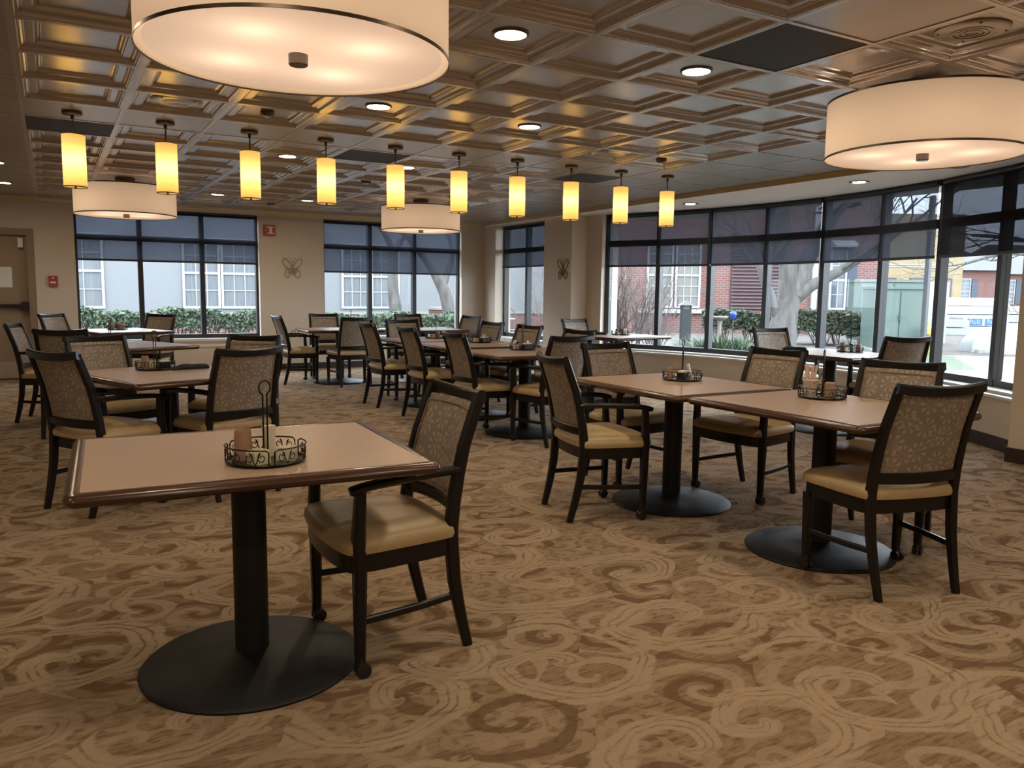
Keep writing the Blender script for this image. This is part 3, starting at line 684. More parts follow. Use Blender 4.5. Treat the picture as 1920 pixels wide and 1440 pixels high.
# ------------------------------------------------------------------ condiment caddies and table things
def make_caddy():
    t = empty('condiment_caddy')
    MB().lathe([(.001, .002), (.115, .002), (.122, .006), (.115, .0045), (.001, .0045)], 32, cap0=False, cap1=False).build('tray', K['wireblk'], t)
    w = MB()
    def ringp(r_, z, a0=0, a1=360, n=40): return [(r_ * math.cos(R(a0 + (a1 - a0) * k / n)), r_ * math.sin(R(a0 + (a1 - a0) * k / n)), z) for k in range(n + 1)]
    w.tube(ringp(.122, .008)[:-1], .0028, 5, True)
    for q in range(3):
        a0, a1 = q * 120 + 4, q * 120 + 116
        top = ringp(.124, .056, a0 + 5, a1 - 5, 14)
        sd = lambda a: (.123 * math.cos(R(a)), .123 * math.sin(R(a)))
        w.tube([(*sd(a0), .008), (*sd(a0), .05)] + top + [(*sd(a1), .05), (*sd(a1), .008)], .0026, 5)
        for s in range(6):
            ac = a0 + 10 + s * 18.5; pts = []
            for k in range(15):
                ph = k / 14 * 2.4 * math.pi; rr = .004 + .009 * k / 14
                pts.append((*sd(ac + (-1) ** s * math.degrees(rr * math.cos(ph) / .123)), .033 + rr * math.sin(ph) * 1.3))
            pts.append((*sd(ac + (-1) ** s * 9), .010)); w.tube(pts, .0017, 4)
    w.build('scroll_basket', K['wireblk'], t)
    h = MB()
    ring = [(.022 * math.sin(R(a)), 0, .235 - .022 * math.cos(R(a))) for a in range(20, 341, 20)]
    h.tube([(.008, 0, .004), (.008, 0, .214)] + ring + [(-.008, 0, .214), (-.008, 0, .004)], .0030, 6, up=(0, 1, 0))
    h.build('ring_handle', K['wireblk'], t)
    return t
cad = {'T1': (.07, -3.14, 25, 'black scroll wire caddy on the nearest table'), 'T2': (2.97, -1.86, 30, 'black caddy on the table beyond the joined seam, holding napkin boxes'),
       'T3': (3.07, -2.85, 30, 'black caddy on the right foreground table, holding the straw cup'), 'T4': (.09, .12, 10, 'black caddy beside the black napkin roll on the angled table'),
       'T5': (-.02, 2.85, 0, 'black caddy on the second left table'), 'T6': (.24, 5.85, 5, 'black caddy silhouetted against the hedge at the far left'),
       'T7': (3.25, 5.45, 80, 'black caddy on the far table between the back windows'), 'T8': (3.38, 2.80, 70, 'black caddy on the farthest table of the middle row'),
       'T9': (3.50, 1.92, 15, 'black caddy on the middle table of the middle row'), 'T10': (3.38, .82, 35, 'black caddy on the nearest table of the middle row'),
       'T11': (6.02, 2.72, 20, 'black caddy on the table at the left end of the curved windows'), 'T12': (6.30, -.58, 40, 'black caddy on the table at the curved windows near the transformer'),
       'T13': (3.85, 4.95, 20, 'black caddy on the farthest table near the corner')}
pc = None
for k, (x, y, rz, lb) in cad.items():
    if pc is None: pc = make_caddy(); c = pc
    else: c = copy_tree(pc)
    place(c, x, y, TZ + .001, R(rz)); tag(c, lb, 'caddy', 'wire condiment caddies')
Z0 = TZ + .0055
def on(k, dx, dy): return (cad[k][0] + dx, cad[k][1] + dy, Z0)
def tumbler(loc, m, label, r0_=.026, r1_=.030, h=.095, name='tumbler'):
    a = empty(name, loc); tag(a, label, 'cup', 'cups in the caddies')
    MB().lathe([(r1_, 0), (r0_ + (r1_ - r0_) * .5, h * .5), (r0_, h), (r0_ - .003, h), (r0_ - .004, h - .01)], 20).build('cup_wall', m, a)
    MB().lathe([(r1_ + .001, .0), (r1_ + .001, .006)], 20).build('cup_rim', m, a)
def card_box(loc, dim, rz, m, label, name='card_box', cat='box', tilt=0):
    a = empty(name, loc, R(rz)); a.rotation_euler.x = R(tilt); tag(a, label, cat, 'small boxes in the caddies')
    x, y, z = dim
    MB().box(-x/2, x/2, -y/2, y/2, 0, z * .82).build('box_body', m, a, smooth=False); MB().box(-x/2 - .0008, x/2 + .0008, -y/2 - .0008, y/2 + .0008, z * .82, z).build('box_lid', m, a, smooth=False)
def packets(loc, rz, label, m=None, n=9, sp=.007):
    for k in range(n):
        a = MB().box(-.028, .028, -.0018, .0018, 0, .042).build('sweetener_packet', m or K['packet'], smooth=False, loc=(loc[0] + sp * (k - n/2) * math.cos(R(rz + 90)), loc[1] + sp * (k - n/2) * math.sin(R(rz + 90)), loc[2]), rz=R(rz))
        a.rotation_euler.x = R(random.uniform(-9, 9)); tag(a, label, 'packet', label)
def holder(loc, rz, label, dim=(.085, .05, .05)):
    a = empty('packet_holder', loc, R(rz)); tag(a, label, 'holder', 'black packet holders'); x, y, z = dim
    for q in ((-x/2, x/2, -y/2, -y/2 + .004), (-x/2, x/2, y/2 - .004, y/2), (-x/2, -x/2 + .004, -y/2, y/2), (x/2 - .004, x/2, -y/2, y/2)): MB().box(*q, 0, z).build('side_panel', K['blackpl'], a, smooth=False)
    MB().box(-x/2, x/2, -y/2, y/2, 0, .004).build('bottom_panel', K['blackpl'], a, smooth=False)
    MB().box(-x/2 + .006, x/2 - .006, -y/2 + .006, y/2 - .006, .004, z + .012).build('napkin_stack', K['paper'], a, smooth=False)
def shaker(loc, m, label):
    a = empty('salt_shaker', loc); tag(a, label, 'shaker', 'salt and pepper shakers')
    MB().lathe([(.017, 0), (.019, .02), (.015, .055)], 14).build('shaker_body', m, a); MB().lathe([(.016, .055), (.016, .066), (.010, .072)], 14).build('shaker_cap', K['chrome'], a)
# nearest table
tumbler(on('T1', -.063, .035), K['cupbrown'], 'brown tumbler in the caddy on the nearest table')
card_box(on('T1', .022, .052), (.036, .02, .10), 25, K['cream'], 'tall cream card box in the caddy on the nearest table')
packets(on('T1', -.035, -.05), 20, 'green sweetener packet standing in the near part of the caddy on the nearest table', n=7)
packets(on('T1', .06, -.03), -30, 'cream sweetener packet standing at the right of the caddy on the nearest table', K['cream'], 6)
# joined right tables
holder(on('T2', -.045, -.055), 28, 'black napkin holder in the caddy beyond the joined seam')
card_box(on('T2', -.062, .045), (.04, .025, .075), 20, K['boxwood'], 'small brown box at the left of the caddy beyond the seam')
card_box(on('T2', .07, -.015), (.045, .012, .10), 40, K['cream'], 'cream card leaning out of the caddy beyond the seam', tilt=-18)
a = MB().tube([(0, 0, .01), (-.012, .004, .07), (-.026, .008, .135)], .004, 6, up=(0, 1, 0)).build('stir_stick', K['orange'], loc=on('T2', -.02, .02)); tag(a, 'orange stick standing in the caddy beyond the seam', 'stick')
a = empty('straw_cup', on('T3', -.055, .035)); tag(a, 'white floral paper cup standing in the right foreground caddy', 'cup')
MB().lathe([(.027, 0), (.040, .088), (.042, .09), (.040, .093), (.037, .088), (.026, .006)], 24, cap1=True).build('cup_wall', K['floral'], a)
MB().lathe([(.0395, .086), (.0425, .088), (.0425, .093), (.0395, .094)], 24, cap0=False, cap1=False).build('rolled_rim', K['cream'], a)
for k in range(12):
    an = k * 2.4; r1 = .012 + .018 * random.random(); ti = .22 + .12 * random.random()
    p = cad['T3']; x, y = p[0] - .055, p[1] + .035
    o = MB().tube([(r1*.4*math.cos(an), r1*.4*math.sin(an), .01), (r1*(1.2 if k else 2.2)*math.cos(an) - .004, r1*1.2*math.sin(an) + .004, .165 + .012 * random.random())], .0033, 6, up=(0, 1, 0)).build('drinking_straw', K['straw'] if k % 3 else K['cream'], loc=(x, y, Z0)); tag(o, 'pink or white drinking straw standing in the floral cup', 'straw', 'straws in the floral cup')
o = MB().tube([(.0, 0, .02), (.05, -.02, .125)], .0035, 6, up=(0, 1, 0)).build('pen', K['chrome'], loc=on('T3', -.05, .03)); tag(o, 'grey pen leaning right out of the floral cup', 'pen')
card_box(on('T3', .045, -.01), (.062, .045, .075), 30, K['boxwood'], 'brown kraft box in the right foreground caddy')
# angled table
tumbler(on('T4', -.06, .02), K['cupbrown'], 'brown tumbler in the caddy on the angled table', .022, .026, .085)
holder(on('T4', .055, .01), 15, 'black holder in the caddy on the angled table', (.07, .045, .045))
packets(on('T4', -.01, .05), 10, 'pale packet standing at the back of the caddy on the angled table', K['cream'], 5)
# others
holder(on('T10', .02, -.05), 10, 'black napkin holder in the nearest caddy of the middle row', (.10, .055, .05)); card_box(on('T10', -.075, .02), (.03, .02, .085), 20, K['cream'], 'cream card box in the nearest caddy of the middle row')
shaker(on('T10', -.035, .055), K['cupbrown'], 'brown shaker in the nearest caddy of the middle row'); shaker(on('T10', -.08, -.035), K['glassy'], 'pale shaker in the nearest caddy of the middle row')
card_box(on('T10', .05, -.045), (.05, .004, .085), 40, K['paper'], 'folded white napkin sticking up from the nearest middle row caddy', tilt=-15)
holder(on('T9', .03, -.045), 10, 'black napkin holder in the middle caddy of the middle row', (.09, .055, .045)); card_box(on('T9', .07, .045), (.03, .02, .08), 0, K['cream'], 'cream card box in the middle caddy of the middle row'); packets(on('T9', -.06, -.01), 20, 'pale packet standing in the middle caddy of the middle row', K['cream'], 6)
tumbler(on('T8', .04, .03), K['cupbrown'], 'brown tumbler in the far caddy of the middle row', .022, .025, .07); packets(on('T8', -.04, 0), 80, 'pink packet standing in the far caddy of the middle row', K['straw'], 6)
tumbler(on('T11', .0, -.045), K['cupbrown'], 'brown tumbler in the caddy at the left end of the bay', .024, .026, .08); tumbler(on('T11', .055, -.02), K['cream'], 'pale tumbler in the caddy at the left end of the bay', .022, .024, .075); shaker(on('T11', -.06, .01), K['glassy'], 'pale shaker in the caddy at the left end of the bay')
tumbler(on('T12', -.05, .05), K['boxwood'], 'tan tumbler at the left of the caddy near the transformer', .022, .024, .085); tumbler(on('T12', .045, -.06), K['cupbrown'], 'brown tumbler at the right of the caddy near the transformer', .024, .027, .07); shaker(on('T12', .02, .0), K['glassy'], 'pale shaker in the caddy near the transformer')
tumbler(on('T6', -.07, .0), K['cupbrown'], 'brown tumbler in the far left window caddy', .024, .027, .09); tumbler(on('T6', .04, .03), K['boxwood'], 'wide tan cup in the far left window caddy', .045, .045, .07)
packets(on('T5', -.03, .01), 0, 'pink packet standing in the caddy on the second left table', K['straw'], 8); card_box(on('T5', .06, .0), (.06, .03, .06), 0, K['boxwood'], 'brown box in the caddy on the second left table')
def napkin(loc, rz, label, L=.23):
    a = empty('napkin_roll', (loc[0], loc[1], TZ), R(rz)); tag(a, label, 'napkin', 'black rolled napkins')
    xs = [0, .02, .06, .12, .17, .21, .225]; ws = [.034, .030, .022, .020, .022, .021, .014]; hs = [.006, .015, .020, .018, .018, .017, .010]
    rr = []
    for x, w, h in zip(xs, ws, hs): rr.append([((x - .11) * L / .22, w * math.cos(2*math.pi*k/12), .001 + h + h * math.sin(2*math.pi*k/12)) for k in range(12)])
    MB().rings(rr).build('rolled_cloth', K['blackcloth'], a)
    MB().rings([[((x - .11) * L / .22, w * math.cos(2*math.pi*k/12), .0012 + h + h * math.sin(2*math.pi*k/12)) for k in range(12)] for x, w, h in ((.10, .0215, .0192), (.115, .0215, .0192))], False, False).build('paper_band', K['blackpl'], a)
napkin((.30, .02), 12, 'black rolled napkin on the angled table, right of its caddy')
napkin((5.72, 2.82), -25, 'black rolled napkin on the table at the left end of the bay'); napkin((5.92, -.22), -35, 'black rolled napkin on the window table near the tree trunk'); napkin((3.60, 2.74), -10, 'black rolled napkin on the farthest table of the middle row', .3)
a = MB().prism(rrect(.12, .07, .004, 2), 0, .0015).build('paper_slip', K['paper'], smooth=False, loc=(3.68, 1.75, TZ + .0005), rz=.3); tag(a, 'white paper slip lying on the middle table of the middle row', 'paper')

# ================================================================== outside
X_ = dict(
    stucco=noisy('stucco', (.137, .140, .149), (.129, .132, .140), 14, .9, bump=.05), brick=brick_mat('red_brick', (.105, .036, .030), (.125, .050, .042), (.135, .12, .115)),
    extwhite=mat('ext_white', (.235, .240, .245), .6), curtain=noisy('curtain', (.073, .081, .091), (.103, .111, .120), 6, .8, (9, 9, .2)), blindslat=mat('ext_blind', (.108, .103, .095), .6), dkglass=mat('ext_glass', (.049, .059, .073), .08),
    maroon=mat('maroon_slat', (.049, .025, .027), .6), navy=mat('navy_shutter', (.022, .032, .049), .6), leaf=noisy('hedge_leaf', (.036, .061, .036), (.073, .100, .059), 9, .7), leafdk=noisy('hedge_leaf_right', (.029, .041, .027), (.061, .078, .044), 9, .7),
    bark=noisy('bark', (.046, .042, .039), (.082, .076, .072), 7, .9, (1, 1, .25), .4), twig=mat('twig', (.10, .078, .072), .9), mulch=noisy('ground_mulch', (0.073, 0.061, 0.058), (0.094, 0.085, 0.081), 3, .95),
    lawn=noisy('lawn', (0.031, 0.049, 0.025), (0.049, 0.062, 0.035), 5, .95), concrete=noisy('concrete', (.176, .176, .179), (.196, .196, .198), 2, .9), dirt=noisy('dirt', (0.033, 0.025, 0.021), (0.050, 0.039, 0.034), 1.6, .95),
    steelgreen=mat('transformer_green', (.073, .105, .093), .5), hydrant=mat('hydrant_yellow', (.220, .167, .025), .5), bollard=mat('bollard_grey', (.029, .034, .040), .5), blueball=mat('blue_ball', (.007, .034, .220), .15),
    blade=noisy('grass_blade', (.054, .095, .057), (.093, .130, .078), 6, .8), stone=mat('pale_stone', (.176, .167, .152), .8), roof=noisy('roof_shingle', (.059, .059, .064), (.073, .073, .078), 4, .9), osb=noisy('sheathing', (.176, .132, .069), (.196, .152, .088), 2, .8),
    tarp=noisy('white_tarp', (.225, .230, .240), (.196, .201, .213), .7, .6), blueprint=mat('blue_print', (.015, .078, .220), .5), farbrick=mat('far_brick', (.108, .051, .044), .9))
g = MB().prism([(-60, -60), (150, -60), (150, 150), (-60, 150)], -.5, -.125).build('ground', X_['mulch'], smooth=False); struct(g, 'pale bare ground outside the windows', 'ground')
FH = Vector((math.sin(YAW), math.cos(YAW), 0)); RH = Vector((math.cos(YAW), -math.sin(YAW), 0)); C2 = Vector((CAM.x, CAM.y, 0)); F0 = 1492.8
def ep(px, dep, z=0.0): return C2 + FH * dep + RH * ((px - 960) * dep / F0) + Vector((0, 0, z))
def ez(px, py, dep): return CAM.z - (py - (548 + .0121 * (px - 960))) * dep / F0
GZ = -.125
terr = MB().prism([tuple(ep(1090, 9.6)[:2]), tuple(ep(1090, 60)[:2]), tuple(ep(2600, 60)[:2]), tuple(ep(2600, 9.6)[:2])], -.12, -.02)
struct(terr.build('ground_terrace', X_['mulch'], smooth=False), 'pale mulch ground beyond the curved windows', 'ground')
GR = -.02

def ext_window(parent, x0, x1, z0, z1, y, cols, m_in, rows=(2, 2), depth=.06):
    """sash window on a wall facing -y: frame > pane, muntin"""
    fr = MB()
    b = .07
    for q in ((x0 - b, x1 + b, z1, z1 + b), (x0 - b, x1 + b, z0 - b, z0), (x0 - b, x0, z0, z1), (x1, x1 + b, z0, z1)): fr.box(q[0], q[1], y - depth, y + .02, q[2], q[3])
    zm = (z0 + z1) / 2; fr.box(x0, x1, y - depth * .8, y + .01, zm - .035, zm + .035)
    f = fr.build('window', X_['extwhite'], parent, smooth=False)
    for a, c, n in ((z0, zm - .035, rows[0]), (zm + .035, z1, rows[1])):
        MB().box(x0, x1, y - .012, y, a, c).build('pane', m_in, f, smooth=False)
        mm = MB()
        for k in range(1, cols): x = x0 + (x1 - x0) * k / cols; mm.box(x - .014, x + .014, y - .032, y - .012, a, c)
        for k in range(1, n): z = a + (c - a) * k / n; mm.box(x0, x1, y - .033, y - .013, z - .014, z + .014)
        mm.build('muntin', X_['extwhite'], f, smooth=False)
    return f
# white stucco wing across the courtyard
b = empty('stucco_building', (0, 20, 0)); tag(b, 'pale stucco building wing across the courtyard with white windows', 'building')
MB().box(-9, 18, 0, 6, .58, 4.3).build('stucco_wall', X_['stucco'], b, smooth=False)
MB().box(-9, 18.05, -.05, 6, -.125, .50).build('brick_base', X_['brick'], b, smooth=False)
MB().box(-9, 18.1, -.10, 6, .50, .58).build('stone_ledge', X_['stone'], b, smooth=False)
for x0, x1, c in ((-3.6, -2.6, 2), (-.1, .80, 2), (3.02, 3.96, 3), (4.12, 5.08, 3), (7.90, 8.78, 3), (8.92, 9.80, 3)): ext_window(b, x0, x1, .76, 2.75, 0, c, X_['curtain'])
MB().box(12.0, 12.9, -.06, 0, .58, 4.3).build('white_pilaster', X_['extwhite'], b, smooth=False)
# brick pier with low wall at the end of the courtyard
b = empty('brick_pier', (10.0, 16.8, 0)); tag(b, 'low red brick pier with stone cap behind the corner window', 'wall')
MB().box(-.1, 1.15, 0, .8, -.125, .72).build('brick_body', X_['brick'], b, smooth=False); MB().box(-.16, 1.21, -.06, .86, .72, .80).build('cap_stone', X_['stone'], b, smooth=False)
# red brick wing opposite the curved bay
b = empty('brick_building', (C2 + FH * 27)[:], -YAW); tag(b, 'red brick building facing the curved windows, with louvres and shutters', 'building')
MB().box(3.36, 12.45, 0, 8, GR, 5.2).build('brick_wall', X_['brick'], b, smooth=False)
MB().box(3.15, 3.36, -.06, 8, GR, 5.2).build('corner_board', X_['extwhite'], b, smooth=False)
ext_window(b, 4.55, 5.30, .90, 2.95, -.01, 2, X_['blindslat'], (3, 3)); ext_window(b, 5.50, 6.22, .90, 2.95, -.01, 3, X_['blindslat'], (3, 3))
MB().box(4.2, 6.65, -.16, 0, .66, .80).build('white_ledge', X_['extwhite'], b, smooth=False)
MB().box(6.52, 6.66, -.10, 0, GR, 5.2).build('downspout', X_['extwhite'], b, smooth=False); MB().box(10.02, 10.20, -.10, 0, GR, 5.2).build('downspout', X_['extwhite'], b, smooth=False)
lv = MB().box(7.30, 9.15, -.03, 0, .82, 3.4).build('louvre_panel', X_['maroon'], b, smooth=False)
for k in range(22):
    z = .84 + k * .116
    MB().add([(7.32, -.03, z + .085), (9.13, -.03, z + .085), (9.13, -.10, z), (7.32, -.10, z), (7.32, -.03, z + .07), (9.13, -.03, z + .07)], [(0, 1, 2, 3), (3, 2, 5, 4)]).build('slat', X_['maroon'], lv, smooth=False)
ext_window(b, 10.68, 11.12, .90, 2.75, -.01, 2, X_['dkglass'], (2, 2)); MB().box(11.22, 11.52, -.05, 0, .84, 2.75).build('shutter', X_['navy'], b, smooth=False)
MB().box(11.66, 12.0, -.16, 0, 1.1, 1.62).build('meter_box', mat('meter_red', (.35, .11, .10), .6), b, smooth=False); MB().lathe([(.1, 0), (.1, .06)], 14).build('meter_dial', X_['extwhite'], b, loc=(11.88, -.16, 1.45)).rotation_euler.x = R(90)
MB().add([(10.6, -.5, 2.95), (11.4, -.5, 2.95), (11.4, 0, 3.15), (10.6, 0, 3.15), (10.6, -.5, 2.9), (11.4, -.5, 2.9), (11.4, 0, 2.9), (10.6, 0, 2.9)], [(0, 1, 2, 3), (4, 5, 1, 0), (7, 6, 5, 4), (5, 6, 2, 1), (7, 4, 0, 3)]).build('awning', X_['extwhite'], b, smooth=False)

# ---- plants
def hedge(p0, p1, width, z0, zl, z1, n, m, label, leaf=.055):
    p0, p1 = Vector(p0[:2]), Vector(p1[:2]); d = p1 - p0; L = d.length; d.normalize(); nn = Vector((-d.y, d.x))
    a = empty('hedge', (p0.x, p0.y, 0)); tag(a, label, 'hedge')
    rnd = random.Random(len(label)); vs = []; fs = []
    for k in range(n):
        s = rnd.uniform(0, L); w = rnd.uniform(-.5, .5) * width; z = zl + (z1 - zl) * rnd.random() ** .7
        if rnd.random() < .45: w = math.copysign(.5 * width * rnd.uniform(.9, 1.05), w)
        elif rnd.random() < .5: z = z1 - rnd.random() * .06
        z += .05 * math.sin(s * 3.1) + .03 * math.sin(s * 7.7)
        c = d * s + nn * w; c = Vector((c.x, c.y, z))
        e1 = Vector((rnd.gauss(0, 1), rnd.gauss(0, 1), rnd.gauss(0, .7))).normalized(); e2 = e1.cross(Vector((rnd.gauss(0, 1), rnd.gauss(0, 1), rnd.gauss(0, 1)))).normalized()
        q = leaf * rnd.uniform(.6, 1.2); i = len(vs)
        vs += [c - e1 * q, c - e2 * q * .5, c + e1 * q, c + e2 * q * .5]; fs.append((i, i+1, i+2, i+3))
    o = MB().add(vs, fs).build('foliage', m, a, smooth=False); o['kind'] = 'stuff'
    br = MB()
    for k in range(int(L * 9)):
        s = rnd.uniform(0, L); w = rnd.uniform(-.35, .35) * width; c = d * s + nn * w; b0 = Vector((c.x, c.y, z0))
        for q in range(3):
            t = b0 + Vector((rnd.uniform(-.28, .28), rnd.uniform(-.28, .28), (zl + z1) / 2 - z0 + .1)); mid = (b0 + t) / 2 + Vector((rnd.uniform(-.06, .06), rnd.uniform(-.06, .06), 0))
            br.tube([b0, mid, t], [.014, .010, .005], 4, up=(0, 1, 0))
    o = br.build('branches', X_['twig'], a, smooth=False); o['kind'] = 'stuff'
    return a
hedge((-2.6, 12.6), (4.3, 12.6), 1.0, GZ, .38, .82, 12000, X_['leaf'], 'clipped green hedge outside the window nearest the door')
hedge((4.6, 13.4), (9.3, 13.4), .9, GZ, .35, .70, 7000, X_['leaf'], 'clipped green hedge outside the second back window')
hedge(ep(1322, 22.5), ep(1452, 22.5), 1.1, GR, .30, .82, 6000, X_['leafdk'], 'dark hedge left of the big tree trunk', .07)
hedge(ep(1478, 21.5), ep(1622, 21.5), 1.3, GR, .30, .86, 9000, X_['leafdk'], 'dark hedge right of the big tree trunk', .07)
def branchy(mb, p, d, L, r_, lev, rnd, spread=.5, kids=3, lift=.15):
    pts = [p]; q = p.copy(); dd = d.normalized(); n = 4
    for k in range(n):
        dd = (dd + Vector((rnd.gauss(0, .13), rnd.gauss(0, .13), rnd.gauss(0, .1) + lift * .25))).normalized(); q = q + dd * L / n; pts.append(q.copy())
    mb.tube(pts, [r_ * (1 - .45 * k / n) for k in range(n + 1)], 5 if lev > 1 else 4, up=(.3, 1, .1))
    if lev > 0:
        for k in range(kids):
            t = rnd.randint(1, n); e = Vector((rnd.gauss(0, 1), rnd.gauss(0, 1), rnd.gauss(0, .6))).normalized()
            branchy(mb, pts[t], (dd + e * spread * 1.6).normalized(), L * rnd.uniform(.5, .75), r_ * .5, lev - 1, rnd, spread, kids, lift)
def tree(name, base, trunk, limbs, label, seed, lev=3):
    a = empty(name, base); tag(a, label, 'tree'); rnd = random.Random(seed)
    MB().tube(catmull(trunk[0], 4), [trunk[1] * (1.25 - .5 * k / (4 * (len(trunk[0]) - 1))) for k in range(4 * (len(trunk[0]) - 1) + 1)], 14, up=(.2, 1, .1)).build('trunk', X_['bark'], a)
    for P, r_ in limbs:
        pts = catmull(P, 4); n = len(pts)
        lb = MB().tube(pts, [r_ * (1 - .5 * k / n) for k in range(n)], 10, up=(.2, 1, .1)).build('limb', X_['bark'], a)
        tw = MB()
        for k in range(5): branchy(tw, pts[-1 - k], (pts[-1] - pts[-4]) + Vector((rnd.gauss(0, .5), rnd.gauss(0, .5), rnd.gauss(0, .4))), 1.6, r_ * .3, lev, rnd)
        o = tw.build('twigs', X_['bark'], lb, smooth=False); o['kind'] = 'stuff'
    return a
def loc_of(px, dep): p = ep(px, dep); return (p.x, p.y, GR)
def lv_(u, d_, z): v = RH * u + FH * d_; return (v.x, v.y, z)
tree('big_tree', loc_of(1462, 18.6), ([(0, 0, -.1), lv_(.04, 0, .5), lv_(.10, 0, 1.0), lv_(.22, 0, 1.5)], .30),
     [([lv_(.12, 0, 1.25), lv_(.1, 0, 1.9), lv_(-.02, .1, 2.8), lv_(-.1, .3, 4.2)], .24), ([lv_(.2, 0, 1.3), lv_(.45, .1, 1.9), lv_(.8, .2, 2.6), lv_(1.5, .4, 3.6)], .25), ([lv_(.25, 0, 1.2), lv_(.62, -.1, 1.55), lv_(1.15, -.2, 1.85), lv_(2.2, -.4, 2.6)], .16), ([lv_(-.05, 0, .7), lv_(-.33, -.1, 1.35), lv_(-.55, -.2, 1.75), lv_(-.8, -.3, 2.6)], .13)],
     'big grey tree trunk forking low outside the curved windows', 3)
tree('court_tree', (8.2, 16.2, GZ), ([(0, 0, 0), (.02, 0, .8), (-.06, 0, 1.6), (-.03, 0, 2.6)], .17), [([(-.03, 0, 2.5), (-.4, 0, 3.2), (-1.2, .1, 4.0)], .1), ([(-.03, 0, 2.5), (.5, 0, 3.3), (1.3, .1, 4.2)], .1)], 'straight pale tree trunk outside the second back window', 5, 2)
tree('leaning_tree', (9.55, 15.4, GZ), ([(0, 0, 0), (.02, 0, .7), (-.12, 0, 1.35), (-.42, 0, 1.9)], .19), [([(-.38, 0, 1.8), (-.8, 0, 2.4), (-1.5, .1, 3.2), (-2.3, .2, 3.8)], .12), ([(-.2, 0, 1.5), (.1, 0, 2.4), (.5, .1, 3.4)], .12)], 'curved pale tree trunk leaning left outside the second back window', 9, 2)
tree('street_tree', loc_of(1985, 24), ([(0, 0, 0), (0, 0, 1.2), (.05, 0, 2.4)], .2), [([(0, 0, 2.2), lv_(-.8, -.2, 2.55), lv_(-2.2, -.5, 2.6), lv_(-3.4, -.7, 2.3)], .08), ([(0, 0, 2.2), lv_(-1.0, .2, 3.0), lv_(-2.6, .5, 3.2)], .08)], 'bare street tree whose dark branches reach in from the right edge', 12, 3)
def bare_bush(base, label, seed, n, h, w):
    a = empty('bare_bush', base); tag(a, label, 'bush'); rnd = random.Random(seed); mb = MB()
    for k in range(n):
        an = rnd.uniform(0, 6.28); b0 = Vector((.25 * w * math.cos(an) * rnd.random(), .25 * w * math.sin(an) * rnd.random(), 0))
        branchy(mb, b0, Vector((.55 * w * math.cos(an), .55 * w * math.sin(an), 1.1)), h * rnd.uniform(.55, .8), .015, 2, rnd, .42, 4, .5)
    o = mb.build('stems', X_['twig'], a, smooth=False); o['kind'] = 'stuff'
bare_bush(loc_of(1172, 16.0), 'bare twiggy bush outside the first curved window pane', 21, 24, 1.9, .9)
bare_bush(loc_of(1226, 17.4), 'second bare bush behind the first, left of the bollard', 22, 16, 1.6, .8)
bare_bush((10.1, 10.4, GZ), 'bare bush outside the narrow window', 23, 14, 1.8, .7)
def grass_clump(base, label, seed, n=260, h=.6, w=.55):
    a = empty('ornamental_grass', base); tag(a, label, 'plant', 'grass clumps'); rnd = random.Random(seed); vs = []; fs = []
    for k in range(n):
        an = rnd.uniform(0, 6.28); r_ = w * .35 * math.sqrt(rnd.random()); hh = h * rnd.uniform(.6, 1.1); lean = rnd.uniform(.2, 1.0) * w * .6; d = Vector((math.cos(an), math.sin(an), 0)); sd = Vector((-d.y, d.x, 0)) * .009
        p = d * r_; q = p + d * lean * .35 + Vector((0, 0, hh * .75)); t = p + d * lean + Vector((0, 0, hh)); i = len(vs)
        vs += [p - sd, p + sd, q + sd, q - sd, t]; fs += [(i, i+1, i+2, i+3), (i+3, i+2, i+4)]
    o = MB().add(vs, fs).build('blades', X_['blade'], a, smooth=False); o['kind'] = 'stuff'
for k, (px, dep, h) in enumerate(((1318, 12.6, .62), (1352, 12.2, .70), (1388, 12.4, .66), (1296, 13.4, .5), (1420, 12.9, .5))):
    grass_clump(loc_of(px, dep), ('green grass clump right of the grey bollard', 'tallest green grass clump below the blue ball', 'green grass clump left of the big tree trunk', 'small grass clump at the foot of the grey bollard', 'small grass clump below the tree trunk')[k], 30 + k, 420, h, .8)

# ---- small outdoor things
def at_(px, dep): p = ep(px, dep); return (p.x, p.y, GR)
a = empty('light_bollard', at_(1283, 14.6), -YAW); tag(a, 'grey square light bollard with a pyramid cap outside the second pane', 'bollard')
MB().box(-.085, .085, -.085, .085, 0, 1.05).build('post', X_['bollard'], a, smooth=False)
MB().box(-.075, .075, -.075, .075, 1.05, 1.12).build('lamp_band', X_['stone'], a, smooth=False)
for sx in (-1, 1):
    for sy_ in (-1, 1): MB().box(sx*.075 - .012, sx*.075 + .012, sy_*.075 - .012, sy_*.075 + .012, 1.05, 1.12).build('corner_post', X_['bollard'], a, smooth=False)
MB().add([(-.13, -.13, 1.12), (.13, -.13, 1.12), (.13, .13, 1.12), (-.13, .13, 1.12), (0, 0, 1.21)], [(3, 2, 1, 0), (0, 1, 4), (1, 2, 4), (2, 3, 4), (3, 0, 4)]).build('cap', X_['bollard'], a, smooth=False)
a = empty('gazing_ball', at_(1372, 17.2)); tag(a, 'blue glass gazing ball on a thin stake in front of the hedge', 'ornament')
MB().lathe([(.001, .80), (.04, .81), (.065, .85), (.072, .895), (.065, .94), (.04, .965), (.001, .97)], 16).build('ball', X_['blueball'], a); MB().lathe([(.012, 0), (.012, .81)], 8).build('stake', X_['bollard'], a)
a = empty('bird_bath', at_(1347, 17.0)); tag(a, 'pale stone bird bath left of the blue ball', 'ornament')
